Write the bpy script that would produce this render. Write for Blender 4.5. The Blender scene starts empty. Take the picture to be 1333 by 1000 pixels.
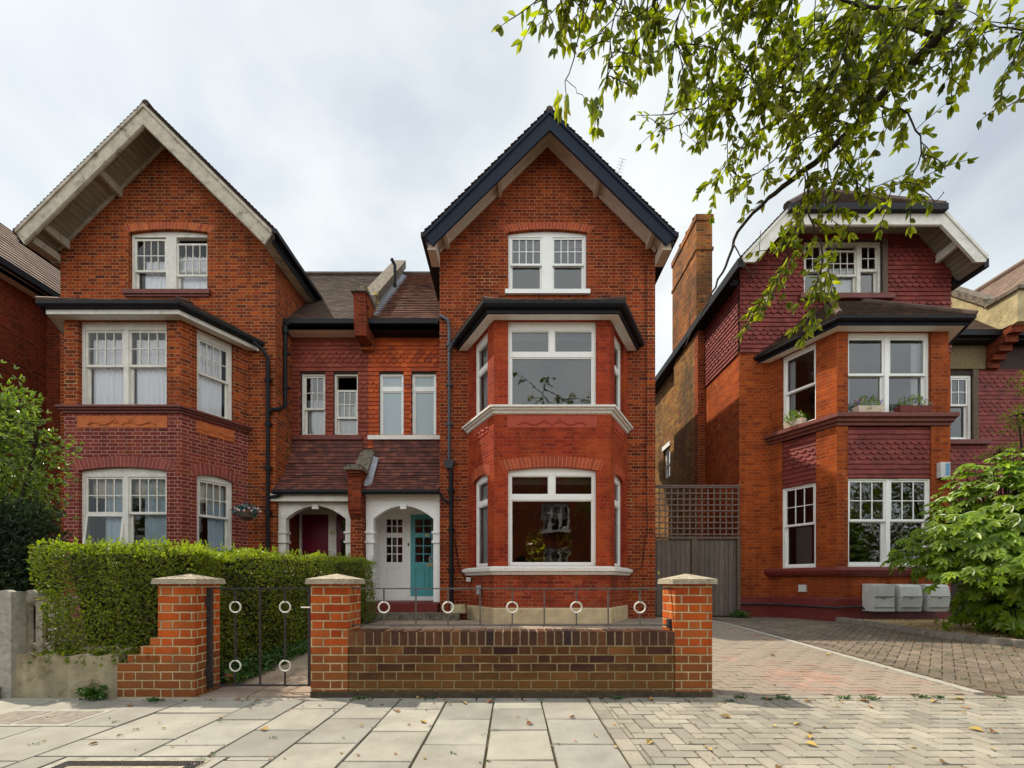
import bpy, math, random
from mathutils import Vector, Matrix
from math import radians, sin, cos, pi
random.seed(11)
R = random.random
def RU(a, b): return a + (b - a) * random.random()

# ------------------------------------------------------------------ camera, sky, sun, exposure
SC = bpy.context.scene
COL = SC.collection
F, HOR, CX, CH = 560.0, 758.0, 666.5, 1.016       # measured off the photo: focal length and horizon in px, eye height in m
cam = bpy.data.cameras.new("camera"); camo = bpy.data.objects.new("camera", cam); COL.objects.link(camo)
camo.location = (0, 0, CH); camo.rotation_euler = (radians(90), 0, 0)
cam.sensor_width = 36; cam.lens = 36 * F / 1333; cam.shift_y = (HOR - 500) / 1333; cam.clip_start = .05; cam.clip_end = 800
SC.camera = camo
SUN_AZ = Vector((-.62, .27, 1.0)).normalized()      # towards the sun
W = bpy.data.worlds.new("World"); SC.world = W; W.use_nodes = True
nt = W.node_tree; nt.nodes.clear()
def WN(t): return nt.nodes.new(t)
out = WN('ShaderNodeOutputWorld'); bg = WN('ShaderNodeBackground'); sky = WN('ShaderNodeTexSky')
sky.sky_type = 'NISHITA'; sky.sun_disc = False
sky.sun_elevation = math.asin(SUN_AZ.z); sky.sun_rotation = math.atan2(SUN_AZ.x, SUN_AZ.y)
tc = WN('ShaderNodeTexCoord'); mp = WN('ShaderNodeMapping'); mp.inputs['Scale'].default_value = (1.0, 1.0, 1.5); mp.inputs['Rotation'].default_value = (.3, .5, .6)
n1 = WN('ShaderNodeTexNoise'); n1.inputs['Scale'].default_value = 1.9; n1.inputs['Detail'].default_value = 7; n1.inputs['Roughness'].default_value = .52; n1.inputs['Distortion'].default_value = .35
r1 = WN('ShaderNodeValToRGB'); r1.color_ramp.elements[0].position = .30; r1.color_ramp.elements[0].color = (.45, .45, .45, 1); r1.color_ramp.elements[1].position = .55; r1.color_ramp.elements[1].color = (.97, .97, .97, 1)
n2 = WN('ShaderNodeTexNoise'); n2.inputs['Scale'].default_value = 2.3; n2.inputs['Detail'].default_value = 5; n2.inputs['Distortion'].default_value = .5
r2 = WN('ShaderNodeValToRGB'); r2.color_ramp.elements[0].position = .32; r2.color_ramp.elements[0].color = (6.6, 7.2, 7.45, 1); r2.color_ramp.elements[1].position = .68; r2.color_ramp.elements[1].color = (8.6, 8.75, 8.55, 1)
mx = WN('ShaderNodeMixRGB')
L = nt.links.new
L(tc.outputs['Generated'], mp.inputs[0]); L(mp.outputs[0], n1.inputs['Vector']); L(mp.outputs[0], n2.inputs['Vector'])
L(n1.outputs['Fac'], r1.inputs[0]); L(n2.outputs['Fac'], r2.inputs[0])
L(r1.outputs[0], mx.inputs[0]); L(sky.outputs[0], mx.inputs[1]); L(r2.outputs[0], mx.inputs[2])
# sky boosted behind the viewer: added fill light for the shaded house fronts
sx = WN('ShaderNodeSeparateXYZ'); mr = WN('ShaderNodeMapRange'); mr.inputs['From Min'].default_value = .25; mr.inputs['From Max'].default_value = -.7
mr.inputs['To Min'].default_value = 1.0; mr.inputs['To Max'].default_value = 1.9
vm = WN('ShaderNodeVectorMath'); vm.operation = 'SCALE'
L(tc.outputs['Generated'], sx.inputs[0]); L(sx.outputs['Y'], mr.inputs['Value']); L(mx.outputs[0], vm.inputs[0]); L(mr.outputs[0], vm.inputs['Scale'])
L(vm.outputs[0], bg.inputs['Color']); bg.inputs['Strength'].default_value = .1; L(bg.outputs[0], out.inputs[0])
sl = bpy.data.lights.new("sun", 'SUN'); sl.energy = 4.4; sl.angle = radians(.9); sl.color = (1, .90, .74)
so = bpy.data.objects.new("sun", sl); COL.objects.link(so); so.rotation_euler = SUN_AZ.to_track_quat('Z', 'Y').to_euler(); so.location = (-8, 6, 16)
SC.view_settings.view_transform = 'Standard'; SC.view_settings.look = 'None'; SC.view_settings.gamma = 1; SC.view_settings.exposure = 0.33
try: SC.view_settings.use_curve_mapping = False
except Exception: pass
SC.cycles.max_bounces = 6; SC.cycles.transparent_max_bounces = 12; SC.cycles.use_denoising = True

# ------------------------------------------------------------------ materials
MATS = {}
def newmat(name):
    m = bpy.data.materials.new(name); m.use_nodes = True; MATS[name] = m
    n = m.node_tree; b = n.nodes['Principled BSDF']
    return m, n, b
def nd(n, t, **kw):
    x = n.nodes.new(t)
    for k, v in kw.items(): setattr(x, k, v)
    return x
def mth(n, op, a, b=None, c=None):
    x = nd(n, 'ShaderNodeMath', operation=op)
    for i, v in enumerate((a, b, c)):
        if v is None: continue
        if isinstance(v, (int, float)): x.inputs[i].default_value = v
        else: n.links.new(v, x.inputs[i])
    return x.outputs[0]
def ramp(n, fac, cols, const=False):
    r = nd(n, 'ShaderNodeValToRGB'); e = r.color_ramp.elements
    if const: r.color_ramp.interpolation = 'CONSTANT'
    k = len(cols)
    for i, c in enumerate(cols):
        p = c[3] if len(c) == 4 else i / max(1, (k if const else k - 1))
        el = e[i] if i < 2 else e.new(p)
        el.position = p; el.color = (c[0], c[1], c[2], 1)
    n.links.new(fac, r.inputs[0]); return r.outputs[0]
def mixc(n, fac, a, b, mode='MIX'):
    x = nd(n, 'ShaderNodeMixRGB', blend_type=mode)
    for i, v in enumerate((fac, a, b)):
        if isinstance(v, (int, float)): x.inputs[i].default_value = v
        elif isinstance(v, tuple): x.inputs[i].default_value = (*v, 1)
        else: n.links.new(v, x.inputs[i])
    return x.outputs[0]
def noise(n, scale, detail=4, vec=None, rough=.55, dist=0):
    x = nd(n, 'ShaderNodeTexNoise'); x.inputs['Scale'].default_value = scale; x.inputs['Detail'].default_value = detail; x.inputs['Roughness'].default_value = rough; x.inputs['Distortion'].default_value = dist
    if vec is None:
        g = nd(n, 'ShaderNodeNewGeometry'); vec = g.outputs['Position']
    n.links.new(vec, x.inputs['Vector']); return x.outputs['Fac']
def bump(n, b, h, dist=.01, strength=1.0):
    x = nd(n, 'ShaderNodeBump'); x.inputs['Distance'].default_value = dist; x.inputs['Strength'].default_value = strength
    n.links.new(h, x.inputs['Height']); n.links.new(x.outputs[0], b.inputs['Normal'])
def maprange(n, v, a, b, c=0.0, d=1.0):
    x = nd(n, 'ShaderNodeMapRange'); n.links.new(v, x.inputs[0])
    for i, q in enumerate((a, b, c, d)): x.inputs[i + 1].default_value = q
    return x.outputs[0]

def M_plain(name, c, rough=.6, var=.25, scale=6, metal=0, dirt=None, dirt_lo=.55, bmp=.0, spec=.4):
    m, n, b = newmat(name)
    f = noise(n, scale, 6)
    lo = tuple(x * (1 - var) for x in c); hi = tuple(min(1, x * (1 + var * .6)) for x in c)
    col = ramp(n, f, [(*lo, .3), (*hi, .7)])
    if dirt:
        f2 = noise(n, scale * .45 + 1.3, 8, rough=.7)
        col = mixc(n, maprange(n, f2, dirt_lo, dirt_lo + .13), col, dirt)
    n.links.new(col, b.inputs['Base Color']); b.inputs['Roughness'].default_value = rough; b.inputs['Metallic'].default_value = metal
    b.inputs['Specular IOR Level'].default_value = spec
    if bmp: bump(n, b, noise(n, scale * 8, 5), bmp)
    return m
def M_brick(name, cols, mortar, mw=.012, stain=None, stain_lo=.55, stain_sc=.8, mot=.25, bd=.006, S=.2275, Hd=.1125, RH=.075, patch=None, mcover=0.0, low=None, rough=.85):
    """bricks in a Flemish bond laid on the UV map, which is in metres"""
    m, n, b = newmat(name)
    uv = nd(n, 'ShaderNodeUVMap'); sp = nd(n, 'ShaderNodeSeparateXYZ'); n.links.new(uv.outputs[0], sp.inputs[0])
    U, V = sp.outputs[0], sp.outputs[1]
    wob = noise(n, 9, 2); U = mth(n, 'ADD', U, mth(n, 'MULTIPLY', mth(n, 'SUBTRACT', wob, .5), .012))
    wob2 = noise(n, 6.3, 2); V = mth(n, 'ADD', V, mth(n, 'MULTIPLY', mth(n, 'SUBTRACT', wob2, .5), .008))
    P = S + Hd
    row = mth(n, 'FLOOR', mth(n, 'DIVIDE', V, RH)); fv = mth(n, 'SUBTRACT', V, mth(n, 'MULTIPLY', row, RH))
    odd = mth(n, 'FLOORED_MODULO', row, 2.0)
    uu = mth(n, 'ADD', U, mth(n, 'MULTIPLY', odd, P / 2))
    k = mth(n, 'FLOOR', mth(n, 'DIVIDE', uu, P)); x = mth(n, 'SUBTRACT', uu, mth(n, 'MULTIPLY', k, P))
    isH = mth(n, 'GREATER_THAN', x, S); xl = mth(n, 'SUBTRACT', x, mth(n, 'MULTIPLY', isH, S))
    wd = mth(n, 'SUBTRACT', S, mth(n, 'MULTIPLY', isH, S - Hd))
    du = mth(n, 'MINIMUM', xl, mth(n, 'SUBTRACT', wd, xl)); dv = mth(n, 'MINIMUM', fv, mth(n, 'SUBTRACT', RH, fv))
    d = mth(n, 'MINIMUM', du, dv)
    mask = maprange(n, d, mw / 2 - .002, mw / 2 + .002)
    cb = nd(n, 'ShaderNodeCombineXYZ'); n.links.new(mth(n, 'ADD', mth(n, 'MULTIPLY', k, 2.0), isH), cb.inputs[0]); n.links.new(row, cb.inputs[1])
    wn = nd(n, 'ShaderNodeTexWhiteNoise', noise_dimensions='2D'); n.links.new(cb.outputs[0], wn.inputs['Vector'])
    col = ramp(n, wn.outputs['Value'], cols)
    fine = noise(n, 34, 5); big = noise(n, .9, 5, rough=.6)
    shade = mth(n, 'ADD', mth(n, 'MULTIPLY', mth(n, 'SUBTRACT', fine, .5), mot * 1.6), mth(n, 'ADD', mth(n, 'MULTIPLY', mth(n, 'SUBTRACT', big, .5), mot * 3.0), 1.0))
    gq = nd(n, 'ShaderNodeNewGeometry'); mq = nd(n, 'ShaderNodeMapping'); mq.inputs['Scale'].default_value = (3.2, 3.2, .38); n.links.new(gq.outputs['Position'], mq.inputs[0])
    strk = noise(n, 1.0, 6, mq.outputs[0], rough=.65); shade = mth(n, 'MULTIPLY', shade, maprange(n, strk, .28, .62, .62, 1.1))
    vmx = nd(n, 'ShaderNodeVectorMath', operation='SCALE'); n.links.new(col, vmx.inputs[0]); n.links.new(shade, vmx.inputs['Scale']); col = vmx.outputs[0]
    if low:         # damp and algae on the lowest courses
        g = nd(n, 'ShaderNodeNewGeometry'); gs = nd(n, 'ShaderNodeSeparateXYZ'); n.links.new(g.outputs['Position'], gs.inputs[0])
        q = mth(n, 'SUBTRACT', gs.outputs[2], mth(n, 'MULTIPLY', noise(n, 3.5, 5), low[1]))
        col = mixc(n, maprange(n, q, low[2], low[2] - .16, 0, .62), col, low[0])
    if patch:       # repaired patches where the mortar or brick is a different colour
        pf = maprange(n, noise(n, 1.7, 3), .66, .70); mcol = mixc(n, pf, mortar, patch)
    else: mcol = mortar
    if mcover > 0:  # paint that runs over the joints
        cov = maprange(n, noise(n, 4.0, 5), .35, .65, mcover, min(1, mcover + .45)); mcol = mixc(n, cov, mcol if not isinstance(mcol, tuple) else mortar, col)
    mv = nd(n, 'ShaderNodeVectorMath', operation='SCALE')
    if isinstance(mcol, tuple): mv.inputs[0].default_value = mcol
    else: n.links.new(mcol, mv.inputs[0])
    n.links.new(maprange(n, noise(n, 5.5, 5, rough=.7), .3, .7, .55, 1.2), mv.inputs['Scale']); col = mixc(n, mask, mv.outputs[0], col)
    if stain:
        col = mixc(n, maprange(n, noise(n, stain_sc, 7, rough=.65), stain_lo, stain_lo + .2, 0, .75), col, stain)
    n.links.new(col, b.inputs['Base Color']); b.inputs['Roughness'].default_value = rough; b.inputs['Specular IOR Level'].default_value = .12
    hh = mth(n, 'ADD', mask, mth(n, 'MULTIPLY', fine, .5)); bump(n, b, hh, bd)
    return m
def M_island(name, cols, rough=.8, var=.35, sc=5, moss=None, moss_lo=.58, spec=.3, bmp=.002, spots=None):
    """one colour per loose piece (a tile, a paver), mottled"""
    m, n, b = newmat(name)
    g = nd(n, 'ShaderNodeNewGeometry'); col = ramp(n, g.outputs['Random Per Island'], cols)
    f = noise(n, sc, 6, rough=.65)
    vmx = nd(n, 'ShaderNodeVectorMath', operation='SCALE'); n.links.new(col, vmx.inputs[0]); n.links.new(maprange(n, f, .25, .75, 1 - var, 1 + var), vmx.inputs['Scale'])
    col = vmx.outputs[0]
    if moss: col = mixc(n, maprange(n, noise(n, sc * .6, 8, rough=.75), moss_lo, moss_lo + .1, 0, .85), col, moss)
    if spots:       # trodden-in gum and specks
        vo = nd(n, 'ShaderNodeTexVoronoi'); vo.inputs['Scale'].default_value = 7; n.links.new(g.outputs['Position'], vo.inputs['Vector'])
        sz = mth(n, 'MULTIPLY', noise(n, 3.1, 2), .16); col = mixc(n, mth(n, 'MULTIPLY', mth(n, 'LESS_THAN', mth(n, 'ADD', vo.outputs['Distance'], maprange(n, noise(n, 40, 3), .3, .7, 0, .05)), sz), .55), col, spots)
        col = mixc(n, maprange(n, noise(n, 90, 4, rough=.7), .60, .70, 0, .5), col, tuple(q * .8 for q in spots)); col = mixc(n, maprange(n, noise(n, .8, 7, rough=.7), .5, .72, 0, .55), col, spots)
    n.links.new(col, b.inputs['Base Color']); b.inputs['Roughness'].default_value = rough; b.inputs['Specular IOR Level'].default_value = spec
    bump(n, b, noise(n, 60, 5), bmp)
    return m
def M_leaf(name, cols, trans=.35, rough=.4, spec=.45, tcol=None):
    m, n, b = newmat(name)
    g = nd(n, 'ShaderNodeNewGeometry'); col = ramp(n, g.outputs['Random Per Island'], cols)
    col = mixc(n, .5, col, ramp(n, noise(n, 2.3, 3), [(.5, .5, .5, .35), (1.5, 1.5, 1.5, .65)]), 'MULTIPLY')
    n.links.new(col, b.inputs['Base Color']); b.inputs['Roughness'].default_value = rough; b.inputs['Specular IOR Level'].default_value = spec
    t = nd(n, 'ShaderNodeBsdfTranslucent'); n.links.new(mixc(n, 1.0, col, tcol or (1.6, 1.9, .5), 'MULTIPLY'), t.inputs[0])
    mx = nd(n, 'ShaderNodeMixShader'); mx.inputs[0].default_value = trans
    n.links.new(b.outputs[0], mx.inputs[1]); n.links.new(t.outputs[0], mx.inputs[2]); n.links.new(mx.outputs[0], n.nodes['Material Output'].inputs[0])
    return m
def M_boards(name, c, w=.12, axis=0, var=.3, rough=.8, gap=(.03, .025, .02)):
    m, n, b = newmat(name)
    uv = nd(n, 'ShaderNodeUVMap'); sp = nd(n, 'ShaderNodeSeparateXYZ'); n.links.new(uv.outputs[0], sp.inputs[0]); U = sp.outputs[axis]
    k = mth(n, 'FLOOR', mth(n, 'DIVIDE', U, w)); x = mth(n, 'SUBTRACT', U, mth(n, 'MULTIPLY', k, w))
    d = mth(n, 'MINIMUM', x, mth(n, 'SUBTRACT', w, x)); mask = maprange(n, d, .003, .007)
    wn = nd(n, 'ShaderNodeTexWhiteNoise', noise_dimensions='1D'); n.links.new(k, wn.inputs['W'])
    lo = tuple(q * (1 - var) for q in c)
    col = mixc(n, wn.outputs['Value'], lo, c)
    mpn = nd(n, 'ShaderNodeMapping'); n.links.new(uv.outputs[0], mpn.inputs[0]); mpn.inputs['Scale'].default_value = (40, 2.5, 1) if axis == 0 else (2.5, 40, 1)
    g = noise(n, 1, 6, mpn.outputs[0], dist=.6)
    col = mixc(n, .8, col, ramp(n, g, [(.45, .42, .4, .3), (1.25, 1.25, 1.25, .7)]), 'MULTIPLY')
    col = mixc(n, mask, gap, col)
    n.links.new(col, b.inputs['Base Color']); b.inputs['Roughness'].default_value = rough
    bump(n, b, mth(n, 'ADD', mask, mth(n, 'MULTIPLY', g, .4)), .004); return m

M_brick('brick_red', [(.085, .016, .008), (.25, .034, .009), (.18, .024, .008), (.33, .056, .010), (.13, .020, .010), (.28, .046, .009)], (.36, .16, .075), mw=.015, stain=(.085, .020, .012), stain_lo=.55, patch=(.46, .28, .12), mot=.45)
M_brick('brick_orange', [(.08, .018, .010), (.29, .042, .009), (.20, .030, .008), (.38, .072, .011), (.11, .022, .012), (.32, .054, .009)], (.36, .18, .085), mw=.015, patch=(.46, .32, .15), stain=(.13, .028, .012), mot=.42)
M_brick('brick_rubbed', [(.25, .040, .008), (.33, .060, .010), (.19, .030, .008), (.37, .074, .012), (.28, .047, .008)], (.32, .13, .055), mw=.011, mot=.35, patch=(.60, .40, .18), stain=(.17, .035, .012), stain_lo=.56)
M_brick('brick_painted_red', [(.19, .019, .008), (.27, .028, .009), (.33, .040, .011), (.23, .022, .009)], (.44, .13, .07), mw=.011, mcover=.08, bd=.008, stain=(.42, .085, .016), stain_lo=.50, rough=.7)
M_brick('brick_worn_red', [(.28, .035, .012), (.34, .05, .015), (.18, .026, .013), (.40, .09, .03)], (.42, .2, .12), mw=.012, mcover=.15, stain=(.13, .022, .013), stain_lo=.48)
M_brick('brick_painted_maroon', [(.13, .020, .018), (.19, .030, .024), (.22, .042, .030), (.15, .024, .020), (.24, .055, .022)], (.42, .22, .16), mw=.014, mcover=.0, bd=.006, stain=(.26, .055, .014), stain_lo=.575, rough=.75, mot=.35)
M_brick('brick_stock', [(.30, .16, .04), (.40, .20, .05), (.20, .10, .035), (.36, .13, .03), (.12, .065, .03)], (.24, .17, .09), mw=.014, stain=(.045, .038, .03), stain_lo=.46, stain_sc=.6, mot=.45)
M_brick('brick_chimney', [(.26, .06, .015), (.38, .12, .022), (.11, .045, .02), (.44, .15, .025), (.16, .035, .012)], (.28, .19, .10), mw=.014, mot=.5, stain=(.05, .035, .022), stain_lo=.44)
M_brick('brick_dark_red', [(.10, .018, .008), (.17, .026, .010), (.22, .035, .012)], (.17, .07, .035), mw=.014)
M_brick('brick_pillar', [(.42, .075, .014), (.52, .105, .018), (.34, .055, .012), (.46, .12, .03)], (.52, .38, .21), mw=.014, mot=.2, bd=.010, low=((.13, .075, .03), .35, .30), S=.2275, Hd=.105)
M_brick('brick_low_wall', [(.035, .015, .016), (.12, .05, .018), (.06, .024, .018), (.16, .068, .02), (.05, .022, .018), (.19, .08, .026)], (.30, .22, .11), mw=.013, mot=.45, bd=.010, stain=(.028, .014, .018), stain_lo=.60, stain_sc=1.6, low=((.17, .082, .022), .45, .08))
M_plain('mortar', (.42, .33, .20), .95, .3, 30, bmp=.004)
M_plain('mortar_contact_shade', (.085, .062, .042), .95, .4, 14, dirt=(.045, .04, .025), dirt_lo=.5, bmp=.008)
M_island('loose_brick_dark', [(.032, .016, .014), (.10, .040, .016), (.06, .025, .014), (.15, .055, .018), (.036, .018, .016), (.085, .032, .013)], var=.4, sc=20)
M_island('loose_brick_maroon', [(.17, .026, .022), (.25, .045, .03), (.21, .03, .026)], var=.25, sc=12, rough=.65)
M_island('loose_brick_red', [(.36, .055, .02), (.30, .045, .018), (.42, .075, .022)], var=.25, sc=12)
M_island('loose_brick_orange', [(.40, .085, .022), (.30, .05, .02), (.5, .12, .03)], var=.3, sc=12)
M_plain('white_paint', (.80, .79, .75), .38, .05, 5, bmp=.001)
M_plain('old_white_paint', (.66, .63, .56), .6, .14, 7, dirt=(.42, .38, .30), dirt_lo=.6, bmp=.002)
M_plain('cream_paint', (.62, .50, .40), .6, .12, 5, dirt=(.35, .25, .18), dirt_lo=.63)
M_plain('weathered_board', (.44, .385, .30), .85, .25, 7, dirt=(.16, .115, .075), dirt_lo=.55, bmp=.004)
M_boards('soffit_boards', (.30, .25, .175), .13, 1, .15, gap=(.12, .095, .065))
M_plain('navy_paint', (.010, .016, .030), .6, .35, 14, spec=.15, bmp=.002)
M_plain('black_paint', (.010, .010, .013), .55, .3, 14, dirt=(.05, .045, .035), dirt_lo=.64, spec=.2)
M_plain('grey_pipe', (.05, .055, .07), .45, .3, 8)
M_plain('lead', (.26, .27, .30), .55, .25, 14, dirt=(.45, .46, .5), dirt_lo=.6)
M_plain('stone_sill', (.72, .68, .62), .8, .15, 16, dirt=(.42, .38, .32), dirt_lo=.63, bmp=.004)
M_plain('maroon_paint', (.16, .022, .018), .5, .25, 10, dirt=(.09, .02, .015), dirt_lo=.58)
M_plain('red_brown_sill', (.15, .036, .024), .6, .3, 10, dirt=(.08, .025, .02))
M_plain('render_cream', (.52, .40, .24), .9, .2, 5, dirt=(.34, .23, .12), dirt_lo=.55, bmp=.006)
M_plain('render_old', (.34, .29, .19), .95, .35, 5, dirt=(.15, .12, .05), dirt_lo=.52, bmp=.01)
M_plain('render_lichen', (.44, .36, .20), .95, .35, 4, dirt=(.20, .17, .08), dirt_lo=.55, bmp=.01)
M_plain('roughcast', (.27, .20, .10), 1, .5, 45, dirt=(.10, .08, .05), bmp=.02)
M_plain('coping_stone', (.19, .155, .115), .95, .4, 22, dirt=(.07, .06, .042), dirt_lo=.47, bmp=.006)
M_plain('cap_concrete', (.40, .34, .25), .95, .35, 30, dirt=(.17, .14, .10), dirt_lo=.57, bmp=.006)
M_plain('concrete', (.36, .34, .29), .95, .3, 18, dirt=(.18, .165, .13), dirt_lo=.56, bmp=.006)
M_plain('kerb_stone', (.25, .22, .18), .95, .3, 18, dirt=(.12, .10, .07), bmp=.006)
M_plain('teal_paint', (.085, .34, .36), .38, .1, 4)
M_plain('maroon_door_paint', (.13, .006, .022), .35, .15, 4)
M_plain('brass', (.45, .32, .12), .4, .2, 10, metal=.9)
M_plain('black_iron', (.045, .042, .045), .55, .5, 40, dirt=(.11, .055, .035), dirt_lo=.62, metal=.3)
M_plain('rail_metal', (.13, .12, .115), .5, .4, 40, dirt=(.09, .05, .03), dirt_lo=.64, metal=.3)
M_plain('ring_white', (.66, .65, .58), .5, .15, 40)
M_plain('room_paint', (.30, .27, .24), .9, .15, 2)
M_plain('room_floor', (.10, .055, .03), .6, .3, 5)
M_plain('tile_bed', (.045, .028, .022), .95, .3, 8)
M_plain('joint_sand', (.065, .05, .028), 1, .6, 12, dirt=(.08, .10, .02), dirt_lo=.57, bmp=.006)
M_plain('joint_sand_red', (.11, .075, .05), 1, .4, 12)
M_plain('soil', (.06, .042, .028), 1, .5, 9, bmp=.02)
M_plain('asphalt', (.05, .05, .052), .95, .3, 30, bmp=.006)
M_plain('bark', (.045, .032, .022), .95, .5, 35, bmp=.006)
M_plain('plastic_white', (.60, .60, .57), .5, .12, 6, dirt=(.33, .32, .27), dirt_lo=.58)
M_plain('plastic_grey', (.30, .31, .32), .5, .1, 6)
M_plain('alarm_blue', (.16, .33, .55), .4, .3, 60)
M_plain('wood_post', (.12, .085, .06), .9, .4, 20, bmp=.004)
M_plain('parasol_cloth', (.7, .64, .6), .8, .1, 5)
M_plain('terracotta', (.34, .10, .05), .85, .25, 12)
M_plain('terracotta_panel', (.46, .115, .025), .75, .25, 9, dirt=(.24, .06, .02), dirt_lo=.6)
M_plain('panel_red', (.37, .05, .018), .6, .15, 9)
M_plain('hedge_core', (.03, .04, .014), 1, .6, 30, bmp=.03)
M_boards('gate_boards', (.16, .12, .095), .115, 0, .35)
M_plain('trellis_wood', (.165, .115, .095), .9, .35, 20, dirt=(.13, .10, .09))
M_plain('palisade', (.42, .38, .31), .9, .3, 20, dirt=(.2, .17, .12))
M_island('tile_maroon', [(.15, .024, .020), (.19, .030, .025), (.12, .020, .017), (.21, .040, .030), (.165, .027, .022)], var=.25, sc=4, rough=.65, moss=(.30, .085, .045), moss_lo=.70)
M_island('tile_hung_brown', [(.19, .038, .022), (.23, .048, .028), (.17, .033, .02), (.26, .06, .03)], var=.25, sc=3, rough=.8)
M_island('tile_hung_orange', [(.42, .072, .015), (.34, .055, .014), (.48, .095, .018), (.25, .045, .02), (.40, .065, .015)], var=.35, sc=3, rough=.8)
M_island('tile_roof_dark', [(.075, .045, .034), (.10, .062, .045), (.06, .04, .03), (.14, .09, .065)], var=.4, sc=3, moss=(.15, .11, .07), moss_lo=.6)
M_island('tile_roof_red', [(.13, .052, .034), (.19, .085, .055), (.10, .042, .03), (.24, .12, .08)], var=.4, sc=3, moss=(.42, .33, .26), moss_lo=.73)
M_island('tile_porch', [(.08, .028, .024), (.14, .042, .030), (.06, .024, .022), (.19, .065, .042), (.11, .035, .028)], var=.45, sc=5, moss=(.50, .42, .38), moss_lo=.68)
M_island('tile_roof_far', [(.20, .135, .10), (.25, .17, .13), (.16, .11, .085)], var=.3, sc=2, moss=(.33, .25, .18), moss_lo=.62)
M_island('slab_stone', [(.265, .25, .212), (.305, .285, .24), (.225, .215, .188), (.325, .305, .255), (.27, .262, .23)], var=.26, sc=2.6, moss=(.20, .18, .14), moss_lo=.64, bmp=.003, spots=(.17, .15, .12))
M_island('path_slab', [(.30, .22, .165), (.36, .28, .20), (.26, .20, .155), (.40, .29, .21)], var=.22, sc=3, moss=(.15, .13, .08), moss_lo=.60, bmp=.003, spots=(.15, .12, .09))
M_island('block_grey', [(.26, .238, .192), (.305, .278, .225), (.215, .20, .165), (.33, .30, .24), (.25, .24, .20)], var=.3, sc=2, moss=(.19, .17, .12), moss_lo=.62, bmp=.003, spots=(.18, .155, .12))
M_island('block_red', [(.28, .155, .115), (.31, .20, .15), (.25, .18, .14), (.34, .21, .16), (.27, .215, .17)], var=.35, sc=1.3, moss=(.25, .215, .17), moss_lo=.37, bmp=.003, spots=(.20, .165, .13))
M_island('block_brown', [(.145, .115, .085), (.175, .14, .105), (.12, .098, .075), (.20, .155, .115)], var=.35, sc=2, moss=(.10, .088, .05), moss_lo=.55, bmp=.003, spots=(.10, .08, .055))
M_island('gravel_stone', [(.42, .28, .13), (.52, .36, .18), (.30, .20, .10), (.62, .48, .28)], var=.2)
M_island('litter', [(.40, .22, .06), (.30, .12, .05), (.22, .15, .06), (.5, .36, .10), (.16, .09, .05)], var=.2)
M_leaf('leaf_cherry', [(.16, .18, .012), (.25, .26, .015), (.09, .11, .012), (.38, .36, .02), (.17, .20, .013), (.06, .08, .012)], .55)
M_leaf('leaf_cherry_yellow', [(.40, .34, .02), (.34, .32, .02), (.5, .38, .03)], .6)
M_leaf('leaf_hedge', [(.11, .15, .010), (.17, .205, .012), (.055, .09, .009), (.25, .27, .016), (.08, .12, .012), (.16, .11, .03)], .34, rough=.4)
M_leaf('leaf_fatsia', [(.12, .21, .008), (.19, .29, .010), (.06, .12, .008), (.30, .40, .016)], .36, rough=.38, spec=.45)
M_leaf('leaf_laurel', [(.14, .20, .035), (.20, .27, .045), (.09, .14, .035), (.27, .34, .05)], .3, rough=.28, spec=.7)
M_leaf('leaf_hedge_top', [(.21, .26, .014), (.28, .32, .02), (.14, .19, .012), (.33, .35, .03)], .4, rough=.45)  # paler yellow-green leaf for the hedge top and its shoots
M_leaf('leaf_conifer', [(.022, .045, .016), (.035, .06, .018), (.016, .032, .012)], .15)
M_leaf('leaf_ground', [(.03, .085, .012), (.05, .12, .016), (.025, .06, .012)], .3)
M_leaf('leaf_yellow', [(.30, .28, .04), (.22, .24, .03), (.14, .2, .02)], .4)
M_leaf('leaf_blue', [(.02, .10, .12), (.03, .14, .17), (.015, .06, .05)], .2)
M_leaf('petal_pink', [(.75, .5, .5), (.8, .65, .66), (.7, .35, .38)], .3, tcol=(1, 1, 1))
M_leaf('petal_purple', [(.22, .12, .4), (.3, .16, .5), (.16, .1, .3)], .3, tcol=(1, 1, 1))
M_leaf('petal_red', [(.6, .03, .03), (.5, .02, .05)], .3, tcol=(1, 1, 1))
M_leaf('moss_yellow', [(.55, .36, .02), (.42, .3, .02)], .2)
# glass: see-through with a real reflection
def M_glass(name, ior, tint=(1, 1, 1)):
    m, n, b = newmat(name); n.nodes.remove(b)
    fr = nd(n, 'ShaderNodeFresnel'); fr.inputs[0].default_value = ior
    t = nd(n, 'ShaderNodeBsdfTransparent'); t.inputs[0].default_value = (*tint, 1)
    g = nd(n, 'ShaderNodeBsdfGlossy'); g.inputs['Roughness'].default_value = .0
    bp = nd(n, 'ShaderNodeBump'); bp.inputs['Distance'].default_value = .0025; n.links.new(noise(n, 2.2, 2), bp.inputs['Height']); n.links.new(bp.outputs[0], g.inputs['Normal'])
    mx = nd(n, 'ShaderNodeMixShader'); n.links.new(fr.outputs[0], mx.inputs[0]); n.links.new(t.outputs[0], mx.inputs[1]); n.links.new(g.outputs[0], mx.inputs[2])
    n.links.new(mx.outputs[0], n.nodes['Material Output'].inputs[0])
M_glass('glass', 2.0, (.82, .84, .83))
M_glass('glass_thin', 1.45, (.95, .96, .96))
m, n, b = newmat('glass_frosted'); b.inputs['Base Color'].default_value = (.33, .40, .42, 1); b.inputs['Roughness'].default_value = .25
bump(n, b, noise(n, 70, 2), .004)
m, n, b = newmat('curtain'); b.inputs['Base Color'].default_value = (.86, .86, .90, 1); b.inputs['Roughness'].default_value = .9
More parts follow.
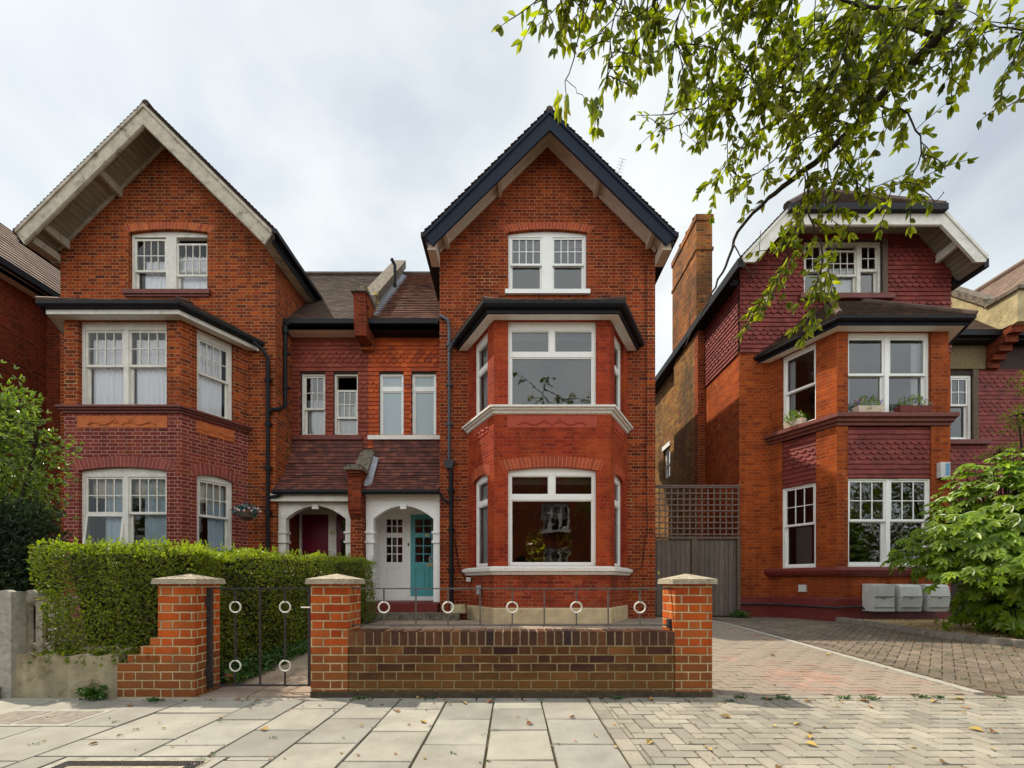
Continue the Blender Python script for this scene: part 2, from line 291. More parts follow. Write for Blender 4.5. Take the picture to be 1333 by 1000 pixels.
m, n, b = newmat('curtain_blue'); b.inputs['Base Color'].default_value = (.45, .56, .64, 1); b.inputs['Roughness'].default_value = .9
m, n, b = newmat('blind'); b.inputs['Base Color'].default_value = (.55, .50, .38, 1); b.inputs['Roughness'].default_value = .9
m, n, b = newmat('blind_grey'); b.inputs['Base Color'].default_value = (.22, .20, .19, 1); b.inputs['Roughness'].default_value = .9

# ------------------------------------------------------------------ mesh helpers
def worldloc(o):
    v = Vector((0, 0, 0))
    while o is not None: v += o.location; o = o.parent
    return v
def tag(o, label=None, cat=None, group=None, kind=None):
    if label: o['label'] = label
    if cat: o['category'] = cat
    if group: o['group'] = group
    if kind: o['kind'] = kind
    return o
def thing(name, loc, label, cat, group=None):
    o = bpy.data.objects.new(name, None); COL.objects.link(o); o.location = loc; o.empty_display_size = .3
    return tag(o, label, cat, group)
class MB:
    def __init__(s): s.v = []; s.f = []
    def face(s, pts):
        k = len(s.v); s.v += [tuple(p) for p in pts]; s.f.append(tuple(range(k, k + len(pts))))
    def hexa(s, p):     # 8 corners: bottom 4, top 4
        k = len(s.v); s.v += [tuple(q) for q in p]
        for q in ((0, 3, 2, 1), (4, 5, 6, 7), (0, 1, 5, 4), (1, 2, 6, 5), (2, 3, 7, 6), (3, 0, 4, 7)): s.f.append(tuple(k + i for i in q))
    def box(s, x0, x1, y0, y1, z0, z1):
        s.hexa([(x0, y0, z0), (x1, y0, z0), (x1, y1, z0), (x0, y1, z0), (x0, y0, z1), (x1, y0, z1), (x1, y1, z1), (x0, y1, z1)])
    def prism(s, pts, off):     # planar polygon extruded by a vector
        k = len(s.v); n = len(pts); o = Vector(off)
        s.v += [tuple(Vector(p)) for p in pts] + [tuple(Vector(p) + o) for p in pts]
        s.f.append(tuple(range(k, k + n))); s.f.append(tuple(k + n + i for i in reversed(range(n))))
        for i in range(n): j = (i + 1) % n; s.f.append((k + i, k + n + i, k + n + j, k + j))
    def xz(s, pts, y0, y1): s.prism([(x, y0, z) for x, z in pts], (0, y1 - y0, 0))
    def yz(s, pts, x0, x1): s.prism([(x0, y, z) for y, z in pts], (x1 - x0, 0, 0))
    def tube(s, pts, r, n=8, cap=True):
        pts = [Vector(p) for p in pts]; rr = r if isinstance(r, (list, tuple)) else [r] * len(pts)
        k = len(s.v); prev = None
        for i, p in enumerate(pts):
            t = (pts[min(i + 1, len(pts) - 1)] - pts[max(i - 1, 0)])
            if t.length < 1e-9: t = Vector((0, 0, 1))
            t.normalize()
            a = prev if prev is not None else (Vector((0, 0, 1)) if abs(t.z) < .9 else Vector((1, 0, 0)))
            a = (a - t * a.dot(t)); a = a.normalized() if a.length > 1e-6 else t.orthogonal().normalized(); prev = a; b = t.cross(a)
            for j in range(n):
                q = 2 * pi * j / n; s.v.append(tuple(p + (a * cos(q) + b * sin(q)) * rr[i]))
        for i in range(len(pts) - 1):
            for j in range(n):
                a0 = k + i * n + j; a1 = k + i * n + (j + 1) % n; s.f.append((a0, a1, a1 + n, a0 + n))
        if cap:
            s.f.append(tuple(k + j for j in reversed(range(n)))); e = k + (len(pts) - 1) * n; s.f.append(tuple(e + j for j in range(n)))
    def build(s, name, mat, parent=None, uv=True, smooth=False):
        w = worldloc(parent) if parent is not None else Vector((0, 0, 0))
        me = bpy.data.meshes.new(name); me.from_pydata([(x - w.x, y - w.y, z - w.z) for x, y, z in s.v], [], s.f); me.update()
        if uv and len(me.polygons) < 60000:
            ul = me.uv_layers.new(name='UVMap').data
            Z = Vector((0, 0, 1))
            for p in me.polygons:
                nrm = p.normal
                if abs(nrm.z) > .93: t = Vector((1, 0, 0)); b = Vector((0, 1, 0))
                else:
                    t = Z.cross(nrm).normalized(); b = nrm.cross(t)
                for li in p.loop_indices:
                    q = s.v[me.loops[li].vertex_index]; q = Vector(q); ul[li].uv = (q.dot(t), q.dot(b))
        if smooth:
            for p in me.polygons: p.use_smooth = True
        me.materials.append(MATS[mat])
        o = bpy.data.objects.new(name, me); COL.objects.link(o)
        if parent is not None: o.parent = parent
        return o

class Fr:
    """a wall's own frame: u along it, z up, d inwards"""
    def __init__(s, a, b):
        s.a = Vector((a[0], a[1], 0)); d = Vector((b[0] - a[0], b[1] - a[1], 0)); s.L = d.length; s.d = d.normalized(); s.i = Vector((-s.d.y, s.d.x, 0))
    def p(s, u, z, d=0): q = s.a + s.d * u + s.i * d; return (q.x, q.y, z)
    def box(s, mb, u0, u1, z0, z1, d0, d1):
        mb.hexa([s.p(u0, z0, d0), s.p(u1, z0, d0), s.p(u1, z0, d1), s.p(u0, z0, d1), s.p(u0, z1, d0), s.p(u1, z1, d0), s.p(u1, z1, d1), s.p(u0, z1, d1)])
def head(op, u):
    u0, u1, za, zb, rise = op[:5]
    if not rise: return zb
    c = (u0 + u1) / 2; h = (u1 - u0) / 2; return zb + rise * max(0, 1 - ((u - c) / h) ** 2)
def panel(mb, fr, zlo, zt, ops=(), rev=.1, u0=0, u1=None, kinks=()):
    """a wall face with openings (u0,u1,z0,z1,rise[,norev]) and their reveals"""
    u1 = fr.L if u1 is None else u1; top = zt if callable(zt) else (lambda u: zt)
    bs = {u0, u1} | {k for k in kinks if u0 < k < u1}
    for o in ops:
        n = 10 if o[4] else 1
        for i in range(n + 1): bs.add(round(o[0] + (o[1] - o[0]) * i / n, 5))
    bs = sorted(b for b in bs if u0 - 1e-6 <= b <= u1 + 1e-6)
    for a, b in zip(bs, bs[1:]):
        if b - a < 1e-5: continue
        m = (a + b) / 2; cur = (zlo, zlo)
        for o in sorted([o for o in ops if o[0] < m < o[1]], key=lambda o: o[2]):
            if o[2] > cur[0] + 1e-5: mb.face([fr.p(a, cur[0]), fr.p(b, cur[1]), fr.p(b, o[2]), fr.p(a, o[2])])
            cur = (head(o, a), head(o, b))
            if len(o) < 6: mb.face([fr.p(a, cur[0]), fr.p(b, cur[1]), fr.p(b, cur[1], rev), fr.p(a, cur[0], rev)])
        if top(m) > max(cur) + 1e-5: mb.face([fr.p(a, cur[0]), fr.p(b, cur[1]), fr.p(b, top(b)), fr.p(a, top(a))])
    for o in ops:
        if len(o) < 6:
            mb.face([fr.p(o[0], o[2]), fr.p(o[0], o[3]), fr.p(o[0], o[3], rev), fr.p(o[0], o[2], rev)])
            mb.face([fr.p(o[1], o[2]), fr.p(o[1], o[2], rev), fr.p(o[1], o[3], rev), fr.p(o[1], o[3])])
            mb.face([fr.p(o[0], o[2]), fr.p(o[0], o[2], rev), fr.p(o[1], o[2], rev), fr.p(o[1], o[2])])
def sash(mb, gl, fr, ua, ub, za, zb, nx, nz, d, rail=.045, bar=.022, th=.04, zs=None):
    fr.box(mb, ua, ua + rail, za, zb, d, d + th); fr.box(mb, ub - rail, ub, za, zb, d, d + th)
    fr.box(mb, ua + rail, ub - rail, za, za + rail * 1.15, d + .001, d + th - .001); fr.box(mb, ua + rail, ub - rail, zb - rail, zb, d + .001, d + th - .001)
    A, B, C, D = ua + rail, ub - rail, za + rail * 1.15, zb - rail
    for i in range(1, nx): u = A + (B - A) * i / nx; fr.box(mb, u - bar / 2, u + bar / 2, C, D, d + .006, d + th - .006)
    for i in range(1, nz):
        z = (C + (D - C) * i / nz) if not zs else zs; fr.box(mb, A, B, z - bar / 2, z + bar / 2, d + .008, d + th - .008)
    q = d + th * .5; gl.face([fr.p(A, C, q), fr.p(B, C, q), fr.p(B, D, q), fr.p(A, D, q)])
def curtain_mesh(fr, ua, ub, za, zb, d, waves=60, amp=.02, gather=0):
    mb = MB(); n = max(8, int((ub - ua) * 55)); k0 = 0; ph = R() * 6
    for i in range(n + 1):
        t = i / n; u = ua + (ub - ua) * t; dd = d + amp * sin(t * (ub - ua) * waves + ph + 1.3 * sin(t * 9)); du = gather * (t - .5)
        mb.v += [fr.p(u + du, za, dd * 1.0 + .01 * sin(t * 31)), fr.p(u, zb, dd)]
    for i in range(n): mb.f.append((2 * i, 2 * i + 2, 2 * i + 3, 2 * i + 1))
    return mb
def window(parent, fr, op, style, rev=.1, fw=.06, paint='white_paint', glass='glass', name='window', label=None, curtains=(), zt=None, headh=0, mull=.12, nx=4, nz=2, fr_units=None, bars_up=True, lows=None, open_low=None, lowrail=None):
    u0, u1, z0, z1, rise = op[:5]; mb = MB(); gl = MB(); D = rev - .005
    d0, d1 = D - .02, D + .09
    fr.box(mb, u0, u0 + fw, z0, z1, d0, d1); fr.box(mb, u1 - fw, u1, z0, z1, d0, d1); fr.box(mb, u0 + fw, u1 - fw, z0, z0 + fw * .9, d0 + .002, d1)
    zh = z1 - fw - headh; fr.box(mb, u0 + fw, u1 - fw, zh, z1, d0 + .002, d1)
    if rise:
        n = 10
        for i in range(n):
            a = u0 + (u1 - u0) * i / n; b = u0 + (u1 - u0) * (i + 1) / n
            mb.face([fr.p(a, z1, d0), fr.p(b, z1, d0), fr.p(b, head(op, b), d0), fr.p(a, head(op, a), d0)])
    A, B, C, E = u0 + fw, u1 - fw, z0 + fw * .9, zh
    if style == 'picture':
        zt = zt or z0 + (z1 - z0) * .68
        fr.box(mb, A, B, zt - .05, zt + .05, d0 + .004, d1)
        c = (A + B) / 2
        if mull: 
            fr.box(mb, c - mull / 2, c + mull / 2, zt + .05, E, d0 + .004, d1)
            sash(mb, gl, fr, A, c - mull / 2, zt + .05, E, 1, 1, D, .02); sash(mb, gl, fr, c + mull / 2, B, zt + .05, E, 1, 1, D, .02)
        else: sash(mb, gl, fr, A, B, zt + .05, E, 1, 1, D, .02)
        sash(mb, gl, fr, A, B, C, zt - .05, 1, 1, D, .025)
    elif style == 'sash':
        units = fr_units or [1.0, 1.0]; tot = sum(units); Wd = (B - A) - mull * (len(units) - 1); u = A; zm = zt or (C + E) / 2 - .02
        for i, w in enumerate(units):
            ww = Wd * w / tot; n_ = nx if isinstance(nx, int) else nx[i]
            drop = 0 if not lows else lows[i]
            sash(mb, gl, fr, u, u + ww, zm - .02 - drop, E - drop, n_, nz, D + .0, .042, .018)
            if open_low is not None and i == open_low:      # a top-hung casement pushed open at the foot
                g2 = MB(); m2 = MB(); sash(m2, g2, fr, u, u + ww, C, zm - .02, 1, 1, D, .042)
                piv = Vector(fr.p(u, zm - .02, D)); rot = Matrix.Rotation(radians(-7), 3, fr.d)
                if (rot @ Vector((0, 0, -1))).dot(fr.i) > 0: rot = Matrix.Rotation(radians(7), 3, fr.d)
                for src, dst in ((m2, mb), (g2, gl)):
                    k = len(dst.v); dst.v += [tuple(piv + rot @ (Vector(q) - piv)) for q in src.v]; dst.f += [tuple(k + j for j in ff) for ff in src.f]
            else: sash(mb, gl, fr, u, u + ww, C, zm + .02, 1, 1, D + .045, .045 if lowrail is None else lowrail, .018)
            if i < len(units) - 1: fr.box(mb, u + ww, u + ww + mull, C, E, d0 + .004, d1)
            u += ww + mull
    w = mb.build(name, paint, parent); g = gl.build('glass', glass, w)
    if label: w['label'] = label
    for (a, b, c, e, mat) in curtains:
        ua = u0 + (u1 - u0) * a; ub = u0 + (u1 - u0) * b; za = z0 + (z1 - z0) * c; zb = z0 + (z1 - z0) * e
        if mat.startswith('blind'):
            q = MB(); fr.box(q, ua, ub, za, zb, D + .13, D + .14); q.build('blind', mat, w)
        else: curtain_mesh(fr, ua, ub, za, zb, D + .13).build('curtain', mat, w, smooth=True)
    return w
def arch_bricks(parent, fr, op, mat, hgt=.215, proud=.004, over=.08):
    """one soldier course of separate bricks over an arched opening"""
    u0, u1 = op[0] - over, op[1] + over; mb = MB(); bk = MB(); n = int((u1 - u0) / .075)
    def hd(u): c = (op[0] + op[1]) / 2; h = (op[1] - op[0]) / 2; return op[3] + op[4] * (1 - ((u - c) / h) ** 2)
    for i in range(n):
        a = u0 + (u1 - u0) * i / n + .004; b = u0 + (u1 - u0) * (i + 1) / n - .004
        ta, tb = (a - (u0 + u1) / 2) * .09, (b - (u0 + u1) / 2) * .09
        p = [fr.p(a, hd(a), -proud), fr.p(b, hd(b), -proud), fr.p(b, hd(b), .02), fr.p(a, hd(a), .02), fr.p(a + ta, hd(a) + hgt, -proud), fr.p(b + tb, hd(b) + hgt, -proud), fr.p(b + tb, hd(b) + hgt, .02), fr.p(a + ta, hd(a) + hgt, .02)]
        mb.hexa(p)
        a -= .004; b += .004; pr = -.002
        bk.face([fr.p(a, hd(a), pr), fr.p(b, hd(b), pr), fr.p(b + tb, hd(b) + hgt, pr), fr.p(a + ta, hd(a) + hgt, pr)])
    o = mb.build('brick_arch', mat, parent); bk.build('arch_joints', 'mortar', o); return o

def inpoly_spans(poly, v):
    xs = []
    for i in range(len(poly)):
        (x0, y0), (x1, y1) = poly[i], poly[(i + 1) % len(poly)]
        if (y0 <= v) != (y1 <= v): xs.append(x0 + (x1 - x0) * (v - y0) / (y1 - y0))
    xs.sort(); return list(zip(xs[::2], xs[1::2]))
def tiles(mb, poly, tw=.165, g=.1, th=.014, holes=(), scale=None, up=None, bevel=0, lift=.0, jit=.004):
    """overlapping tiles laid in courses on a planar polygon (3-D points); scale(v)->True gives club tiles"""
    P = [Vector(p) for p in poly]; n = Vector((0, 0, 0))
    for i in range(len(P)): a, b = P[i] - P[0], P[(i + 1) % len(P)] - P[0]; n += a.cross(b)
    n.normalize()
    if up is not None and n.dot(Vector(up)) < 0: n = -n
    Z = Vector((0, 0, 1)); u = Z.cross(n).normalized(); v = n.cross(u)
    if v.z < 0: v = -v; u = -u
    o = Vector((0, 0, 0)); base = n * n.dot(P[0])
    pu = [(p.dot(u), p.dot(v)) for p in P]
    hs = [[(Vector(q).dot(u), Vector(q).dot(v)) for q in h] for h in holes]
    v0 = min(q[1] for q in pu); v1 = max(q[1] for q in pu)
    for r in range(int(math.ceil((v1 - v0) / g))):
        va = v0 + r * g; vm = min(va + g / 2, v1 - 1e-3)
        spans = inpoly_spans(pu, vm)
        for h in hs:
            hh = inpoly_spans(h, vm)
            for (ha, hb) in hh:
                ns = []
                for (a, b) in spans:
                    if hb <= a or ha >= b: ns.append((a, b)); continue
                    if ha > a: ns.append((a, ha))
                    if hb < b: ns.append((hb, b))
                spans = ns
        sc = scale(va + base.z * 0) if scale else False
        for (a, b) in spans:
            c0 = math.floor(a / tw) - 1
            for c in range(int((b - a) / tw) + 4):
                ua = (c0 + c + (.5 if r % 2 else 0)) * tw; ub = ua + tw - .004
                ua2, ub2 = max(ua, a), min(ub, b)
                if ub2 - ua2 < .02: continue
                e = va + RU(-jit, jit); l = lift + RU(0, .003); top = min(va + g * 1.25, v1)
                def Q(uu, vv, hh): return tuple(base + u * uu + v * vv + n * hh)
                if sc and ub2 - ua2 > tw * .6:
                    w = ub2 - ua2; pts = [(ua2, e + g * .38), (ua2 + w * .14, e + g * .10), (ua2 + w * .34, e - g * .05), (ua2 + w * .66, e - g * .05), (ua2 + w * .86, e + g * .10), (ub2, e + g * .38)]
                    k = len(mb.v)
                    H = th * 1.15 + l
                    for (x, y) in pts: mb.v.append(Q(x, y, H))
                    for (x, y) in pts: mb.v.append(Q(x, y, 0))
                    mb.v.append(Q(ub2, top, .004)); mb.v.append(Q(ua2, top, .004))
                    mb.f.append((k, k + 1, k + 2, k + 3, k + 4, k + 5, k + 12, k + 13))
                    for i in range(5): mb.f.append((k + i, k + 6 + i, k + 7 + i, k + 1 + i))
                else:
                    H = th * 1.15 + l; k = len(mb.v)
                    mb.v += [Q(ua2, e, H), Q(ub2, e, H), Q(ub2, top, .004), Q(ua2, top, .004), Q(ua2, e, 0), Q(ub2, e, 0)]
                    mb.f += [(k, k + 1, k + 2, k + 3), (k, k + 4, k + 5, k + 1)]

# leaves ---------------------------------------------------------------
def rvec():
    while True:
        v = Vector((RU(-1, 1), RU(-1, 1), RU(-1, 1)))
        if .05 < v.length < 1: return v.normalized()
def leaf(mb, p, d, n, Ln, Wd, fold=.25, quad=False):
    d = d.normalized(); s = d.cross(n)
    if s.length < 1e-4: s = d.orthogonal()
    s.normalize(); n = s.cross(d).normalized(); k = len(mb.v)
    if quad:
        h = n * (fold * Wd)
        mb.v += [tuple(p), tuple(p + d * Ln * .5 + s * Wd * .5 + h), tuple(p + d * Ln), tuple(p + d * Ln * .5 - s * Wd * .5 + h)]
        mb.f += [(k, k + 1, k + 2), (k, k + 2, k + 3)]; return
    h = n * (fold * Wd); dr = n * (-.15 * Ln)
    mb.v += [tuple(p), tuple(p + d * Ln * .3 + s * Wd * .46 + h), tuple(p + d * Ln * .66 + s * Wd * .38 + h + dr * .5), tuple(p + d * Ln + dr), tuple(p + d * Ln * .66 - s * Wd * .38 + h + dr * .5), tuple(p + d * Ln * .3 - s * Wd * .46 + h)]
    mb.f += [(k, k + 1, k + 2, k + 3), (k, k + 3, k + 4, k + 5)]
def px(x, y, Y): return Vector(((x - CX) * Y / F, Y, CH + (HOR - y) * Y / F))

# ------------------------------------------------------------------ the ground
def gz(y): return 0.0 if y < 3.8 else min(.19, .19 * (y - 3.8) / 4.5)
def sheet(name, mat, xs, ys, zf, kind='structure'):
    mb = MB()
    for i in range(len(xs) - 1):
        for j in range(len(ys) - 1):
            a, b, c, d = xs[i], xs[i + 1], ys[j], ys[j + 1]
            mb.face([(a, c, zf(c)), (b, c, zf(c)), (b, d, zf(d)), (a, d, zf(d))])
    return tag(mb.build(name, mat), kind=kind)
sheet('ground', 'soil', [-80, -20, 20, 80], [-80, -20, 3.8, 8.3, 20, 120], lambda y: gz(y) - .07)
sheet('pavement_bed', 'joint_sand', [-14, 14], [.2, 3.83], lambda y: -.012)
sheet('driveway_bed', 'joint_sand_red', [1.78, 14], [3.83, 8.3, 11.3], lambda y: gz(y) - .012)
sheet('path_bed', 'joint_sand', [-2.95, 1.78], [3.83, 8.3, 9.8], lambda y: gz(y) - .012)
sheet('road', 'asphalt', [-60, 60], [-6.5, .05], lambda y: -.12)
mb = MB(); mb.box(-14, 14, .05, .19, -.12, -.002); tag(mb.build('kerb', 'kerb_stone'), kind='structure')
mb = MB(); mb.box(-30, 30, -9, -6.5, -.13, 0); tag(mb.build('far_pavement', 'concrete'), kind='structure')
def slab(mb, pts, z, dz, bev=.005, top=None):
    """one paver: top face inset by the bevel, sides down into the bed; top = height function"""
    cx = sum(p[0] for p in pts) / len(pts); cy = sum(p[1] for p in pts) / len(pts)
    k = len(mb.v); n = len(pts); t = RU(-.003, .0015); tx, ty = RU(-.008, .008), RU(-.008, .008)
    for (x, y) in pts:
        q = math.hypot(x - cx, y - cy); f = 1 - bev / q; X, Y = cx + (x - cx) * f, cy + (y - cy) * f
        mb.v.append((X, Y, z(Y) + t + tx * (X - cx) + ty * (Y - cy)))
    for (x, y) in pts: mb.v.append((x, y, z(y) - dz * .35 + t))
    for (x, y) in pts: mb.v.append((x, y, z(y) - dz))
    mb.f.append(tuple(range(k, k + n)))
    for i in range(n):
        j = (i + 1) % n; mb.f.append((k + i, k + n + i, k + n + j, k + j)); mb.f.append((k + n + i, k + 2 * n + i, k + 2 * n + j, k + n + j))
# street slabs, 400 x 500 with broken joints; bigger ones further left
mb = MB(); x = .655; col = 0
while x > -9:
    w = .405 if x > -1.9 else RU(.52, .62)
    y = .22 - RU(0, .5)
    off = (.25 if col % 2 else 0) + RU(-.02, .02); y = 3.70 - 8 * .5 + off - .5
    ys = []
    while y < 3.70: ys.append(y); y += .5 if x > -1.9 else RU(.42, .8)
    if ys and 3.70 - ys[-1] < .08: ys.pop()
    ys.append(3.70)
    for a, b in zip(ys, ys[1:]):
        if b < .25: continue
        a = max(a, .2)
        g = .005 + RU(0, .003); Q = [(x - w, x, a, b)]
        if x > -2.59 and x - w < -1.65 and a < 2.51:          # cut round the manhole frame
            Q = [(x - w, x, 2.51, b)] if b > 2.56 else []
            if x > -1.6: Q.append((-1.65, x, a, min(b, 2.51)))
            if x - w < -2.64: Q.append((x - w, -2.59, a, min(b, 2.51)))
        for (xa_, xb_, ya_, yb_) in Q: slab(mb, [(xa_ + g, ya_ + g), (xb_ - g, ya_ + g), (xb_ - g, yb_ - g), (xa_ + g, yb_ - g)], lambda y: 0, .02)
    x -= w; col += 1
# narrow edging course against the walls
x = .655
while x > -9:
    w = RU(.38, .62); slab(mb, [(x - w + .006, 3.708), (x - .006, 3.708), (x - .006, 3.80), (x - w + .006, 3.80)], lambda y: -.003, .02); x -= w
tag(mb.build('pavement', 'slab_stone'), kind='structure')
def herring(name, mat, unit, rot, inside, zf, gap=.004, box=(-2, 14, 0, 12), clip=None):
    mb = MB(); w = unit; ca, sa = cos(rot), sin(rot)
    N_ = int(22 / w)
    for a in range(-N_, N_):
        for b in range(-N_ // 2, N_ // 2):
            bx, by = a + 2 * b, a - 2 * b
            for (ox, oy, lw, lh) in ((0, 0, 2, 1), (3, 0, 1, 2)):
                X0, Y0 = (bx + ox) * w, (by + oy) * w; mxx, myy = X0 + lw * w / 2, Y0 + lh * w / 2
                cxx, cyy = mxx * ca - myy * sa + 4, mxx * sa + myy * ca + 4
                if not (box[0] < cxx < box[1] and box[2] < cyy < box[3]) or not inside(cxx, cyy): continue
                g = gap; pts = [(X0 + g, Y0 + g), (X0 + lw * w - g, Y0 + g), (X0 + lw * w - g, Y0 + lh * w - g), (X0 + g, Y0 + lh * w - g)]
                pts = [(p * ca - q * sa + 4, p * sa + q * ca + 4) for p, q in pts]
                if clip:
                    pts = [(min(max(p, clip[0]), clip[1]), min(max(q, clip[2]), clip[3])) for p, q in pts]
                    if max(p for p, q in pts) - min(p for p, q in pts) < .02 or max(q for p, q in pts) - min(q for p, q in pts) < .02: continue
                slab(mb, pts, zf, .015, .004)
    return tag(mb.build(name, mat), kind='structure')
herring('block_pavement', 'block_grey', .1, 0, lambda x, y: x > .66 and .25 < y < 3.83, lambda y: 0, .0055, clip=(.768, 14, .2, 3.752))
mb = MB(); y = .2
while y < 3.7:
    slab(mb, [(.662, y + .003), (.762, y + .003), (.762, y + .197), (.662, y + .197)], lambda y: 0, .015, .004); y += .2
x = .8
while x < 13:
    slab(mb, [(x + .003, 3.76), (x + .197, 3.76), (x + .197, 3.855), (x + .003, 3.855)], lambda y: 0.002, .015, .004); x += .2
tag(mb.build('block_edging', 'block_grey'), kind='structure')
def kerbx(y): return 6.86 if y > 7.0 else 6.86 + (7.0 - y) * .42 + max(0, 6.0 - y) * 1.2
herring('driveway', 'block_red', .1, radians(0), lambda x, y: 1.7 < x < 4.27 and 3.8 < y < 10.35, gz, .0045, clip=(1.79, 4.183, 3.862, 10.25))
herring('neighbour_driveway', 'block_brown', .1, radians(45), lambda x, y: 4.33 < x < kerbx(y) - .1 and 3.92 < y < 10.25, gz, .0045)
mb = MB()
y = 3.9
while y < 10.2:
    b = min(y + .91, 10.25); mb.hexa([(4.19, y + .004, gz(y) - .05), (4.29, y + .004, gz(y) - .05), (4.29, b, gz(b) - .05), (4.19, b, gz(b) - .05), (4.19, y + .004, gz(y) + .012), (4.29, y + .004, gz(y) + .012), (4.29, b, gz(b) + .012), (4.19, b, gz(b) + .012)]); y += .915
tag(mb.build('driveway_edge_strip', 'concrete'), kind='structure')
# raised kerb round the gravel bed
mb = MB(); ys = [9.04, 8.1, 7.2, 6.8, 6.3, 5.9, 5.55, 5.2, 4.9, 4.6]
for a, b in zip(ys, ys[1:]):
    xa, xb = kerbx(a), kerbx(b)
    mb.hexa([(xa - .07, a, gz(a) - .05), (xb - .07, b + .004, gz(b) - .05), (xb + .07, b + .004, gz(b) - .05), (xa + .07, a, gz(a) - .05), (xa - .055, a, gz(a) + .085), (xb - .055, b + .004, gz(b) + .085), (xb + .07, b + .004, gz(b) + .09), (xa + .07, a, gz(a) + .09)])
tag(mb.build('bed_kerb', 'kerb_stone'), kind='structure')
mb = MB(); k = 0
for a, b in zip(ys, ys[1:]): mb.face([(kerbx(b) + .05, b, gz(b) + .04), (13, b, gz(b) + .04), (13, a, gz(a) + .04), (kerbx(a) + .05, a, gz(a) + .04)])
mb.face([(6.9, 9.04, .23), (13, 9.04, .23), (13, 10.3, .23), (6.9, 10.3, .23)])
tag(mb.build('gravel_bed', 'soil'), kind='structure')
mb = MB()
for i in range(15000):
    y = RU(4.7, 9.04); x = kerbx(y) + .06 + (R() ** 1.3) * 3.4; r = RU(.008, .017); z = gz(y) + .045 + RU(-.004, .008); q = RU(0, 6.28)
    k = len(mb.v); mb.v.append((x, y, z + r * .8))
    for j in range(4): mb.v.append((x + r * cos(q + j * pi / 2), y + r * sin(q + j * pi / 2), z - r * .3))
    for j in range(4): mb.f.append((k, k + 1 + j, k + 1 + (j + 1) % 4))
tag(mb.build('gravel', 'gravel_stone', uv=False), label='yellow gravel covering the bed beside the driveway', cat='gravel', kind='stuff')
# garden path slabs between the hedge and the forecourt
mb = MB(); y = 3.815
while y < 9.35:
    d = RU(.42, .6); x = -2.86 + RU(-.02, .02)
    while x < 1.76:
        w = RU(.5, .64); b = min(y + d, 9.4); xe = min(x + w, 1.78)
        ok = not (y < 4.12 and (x < -2.75 or x > -1.5 - w))
        if y < 4.12: ok = True
        xs_ = max(x, -2.86)
        if y < 4.12: xs_ = max(xs_, -2.79); xe = min(xe, -1.78)
        if xe - xs_ > .08: slab(mb, [(xs_ + .006, y + .006), (xe - .006, y + .006), (xe - .006, b - .006), (xs_ + .006, b - .006)], gz, .02)
        x += w
    y += d
tag(mb.build('garden_path', 'path_slab'), kind='structure')
# fallen leaves and grit
mb = MB()
for i in range(330):
    if R() < .55: x = RU(-3.2, 4.6); y = RU(2.3, 3.75)
    else: x = RU(1.9, 7.2); y = RU(3.8, 9)
    if R() < .3: y = 3.70 + RU(-.06, .06)
    q = RU(0, 6.3); s = RU(.008, .022) if R() < .85 else RU(.03, .05)
    leaf(mb, Vector((x, y, gz(y) + .006)), Vector((cos(q), sin(q), .15)), Vector((RU(-.3, .3), RU(-.3, .3), 1)), s * 1.6, s, .3)
for i in range(520):
    x = 4.3 + 3.2 * R(); y = RU(3.9, 7.2)
    q = RU(0, 6.3); z_ = RU(.007, .018); leaf(mb, Vector((x, y, gz(y) + .008)), Vector((cos(q), sin(q), .15)), Vector((RU(-.3, .3), RU(-.3, .3), 1)), z_ * 1.8, z_, .3)
tag(mb.build('fallen_leaves', 'litter', uv=False), label='brown and orange fallen leaf scraps on the paving', cat='leaf litter', kind='stuff')
mb = MB()
def tuft(x, y, n, s):
    for i in range(n):
        q = RU(0, 6.3); r = R() * s * 1.2; leaf(mb, Vector((x + r * cos(q), y + r * sin(q) * .6, gz(y) + .003)), Vector((cos(q), sin(q), RU(.4, 1.5))), Vector((0, 0, 1)), RU(.35, .8) * s, RU(.25, .45) * s, .2)
for i in range(46):
    xj = .655 - .405 * random.randint(0, 10) if R() < .6 else RU(-4, .6); yj = RU(2.35, 3.7) if R() < .5 else 3.70
    tuft(xj, yj, random.randint(4, 10), RU(.015, .028))
for (x, y, s) in ((2.0, 3.77, .045), (2.35, 3.74, .06), (2.2, 3.72, .04), (1.85, 3.66, .035), (2.9, 3.76, .05), (3.1, 3.74, .06), (3.6, 3.78, .05), (3.75, 3.77, .05), (4.3, 3.8, .04), (-1.3, 3.74, .05), (-.7, 3.74, .03), (.9, 3.74, .05), (-3.05, 3.66, .06)): tuft(x, y, 26, s)
for i in range(90): tuft(RU(4.3, 7.4), RU(4.0, 6.4), 6, RU(.015, .04))
for i in range(16): tuft(kerbx(6.5) + RU(-.6, .1), RU(5.6, 8.8), 8, RU(.02, .05))
tag(mb.build('weeds', 'leaf_ground', uv=False), label='small green weeds growing in the paving joints', cat='weeds', kind='stuff')

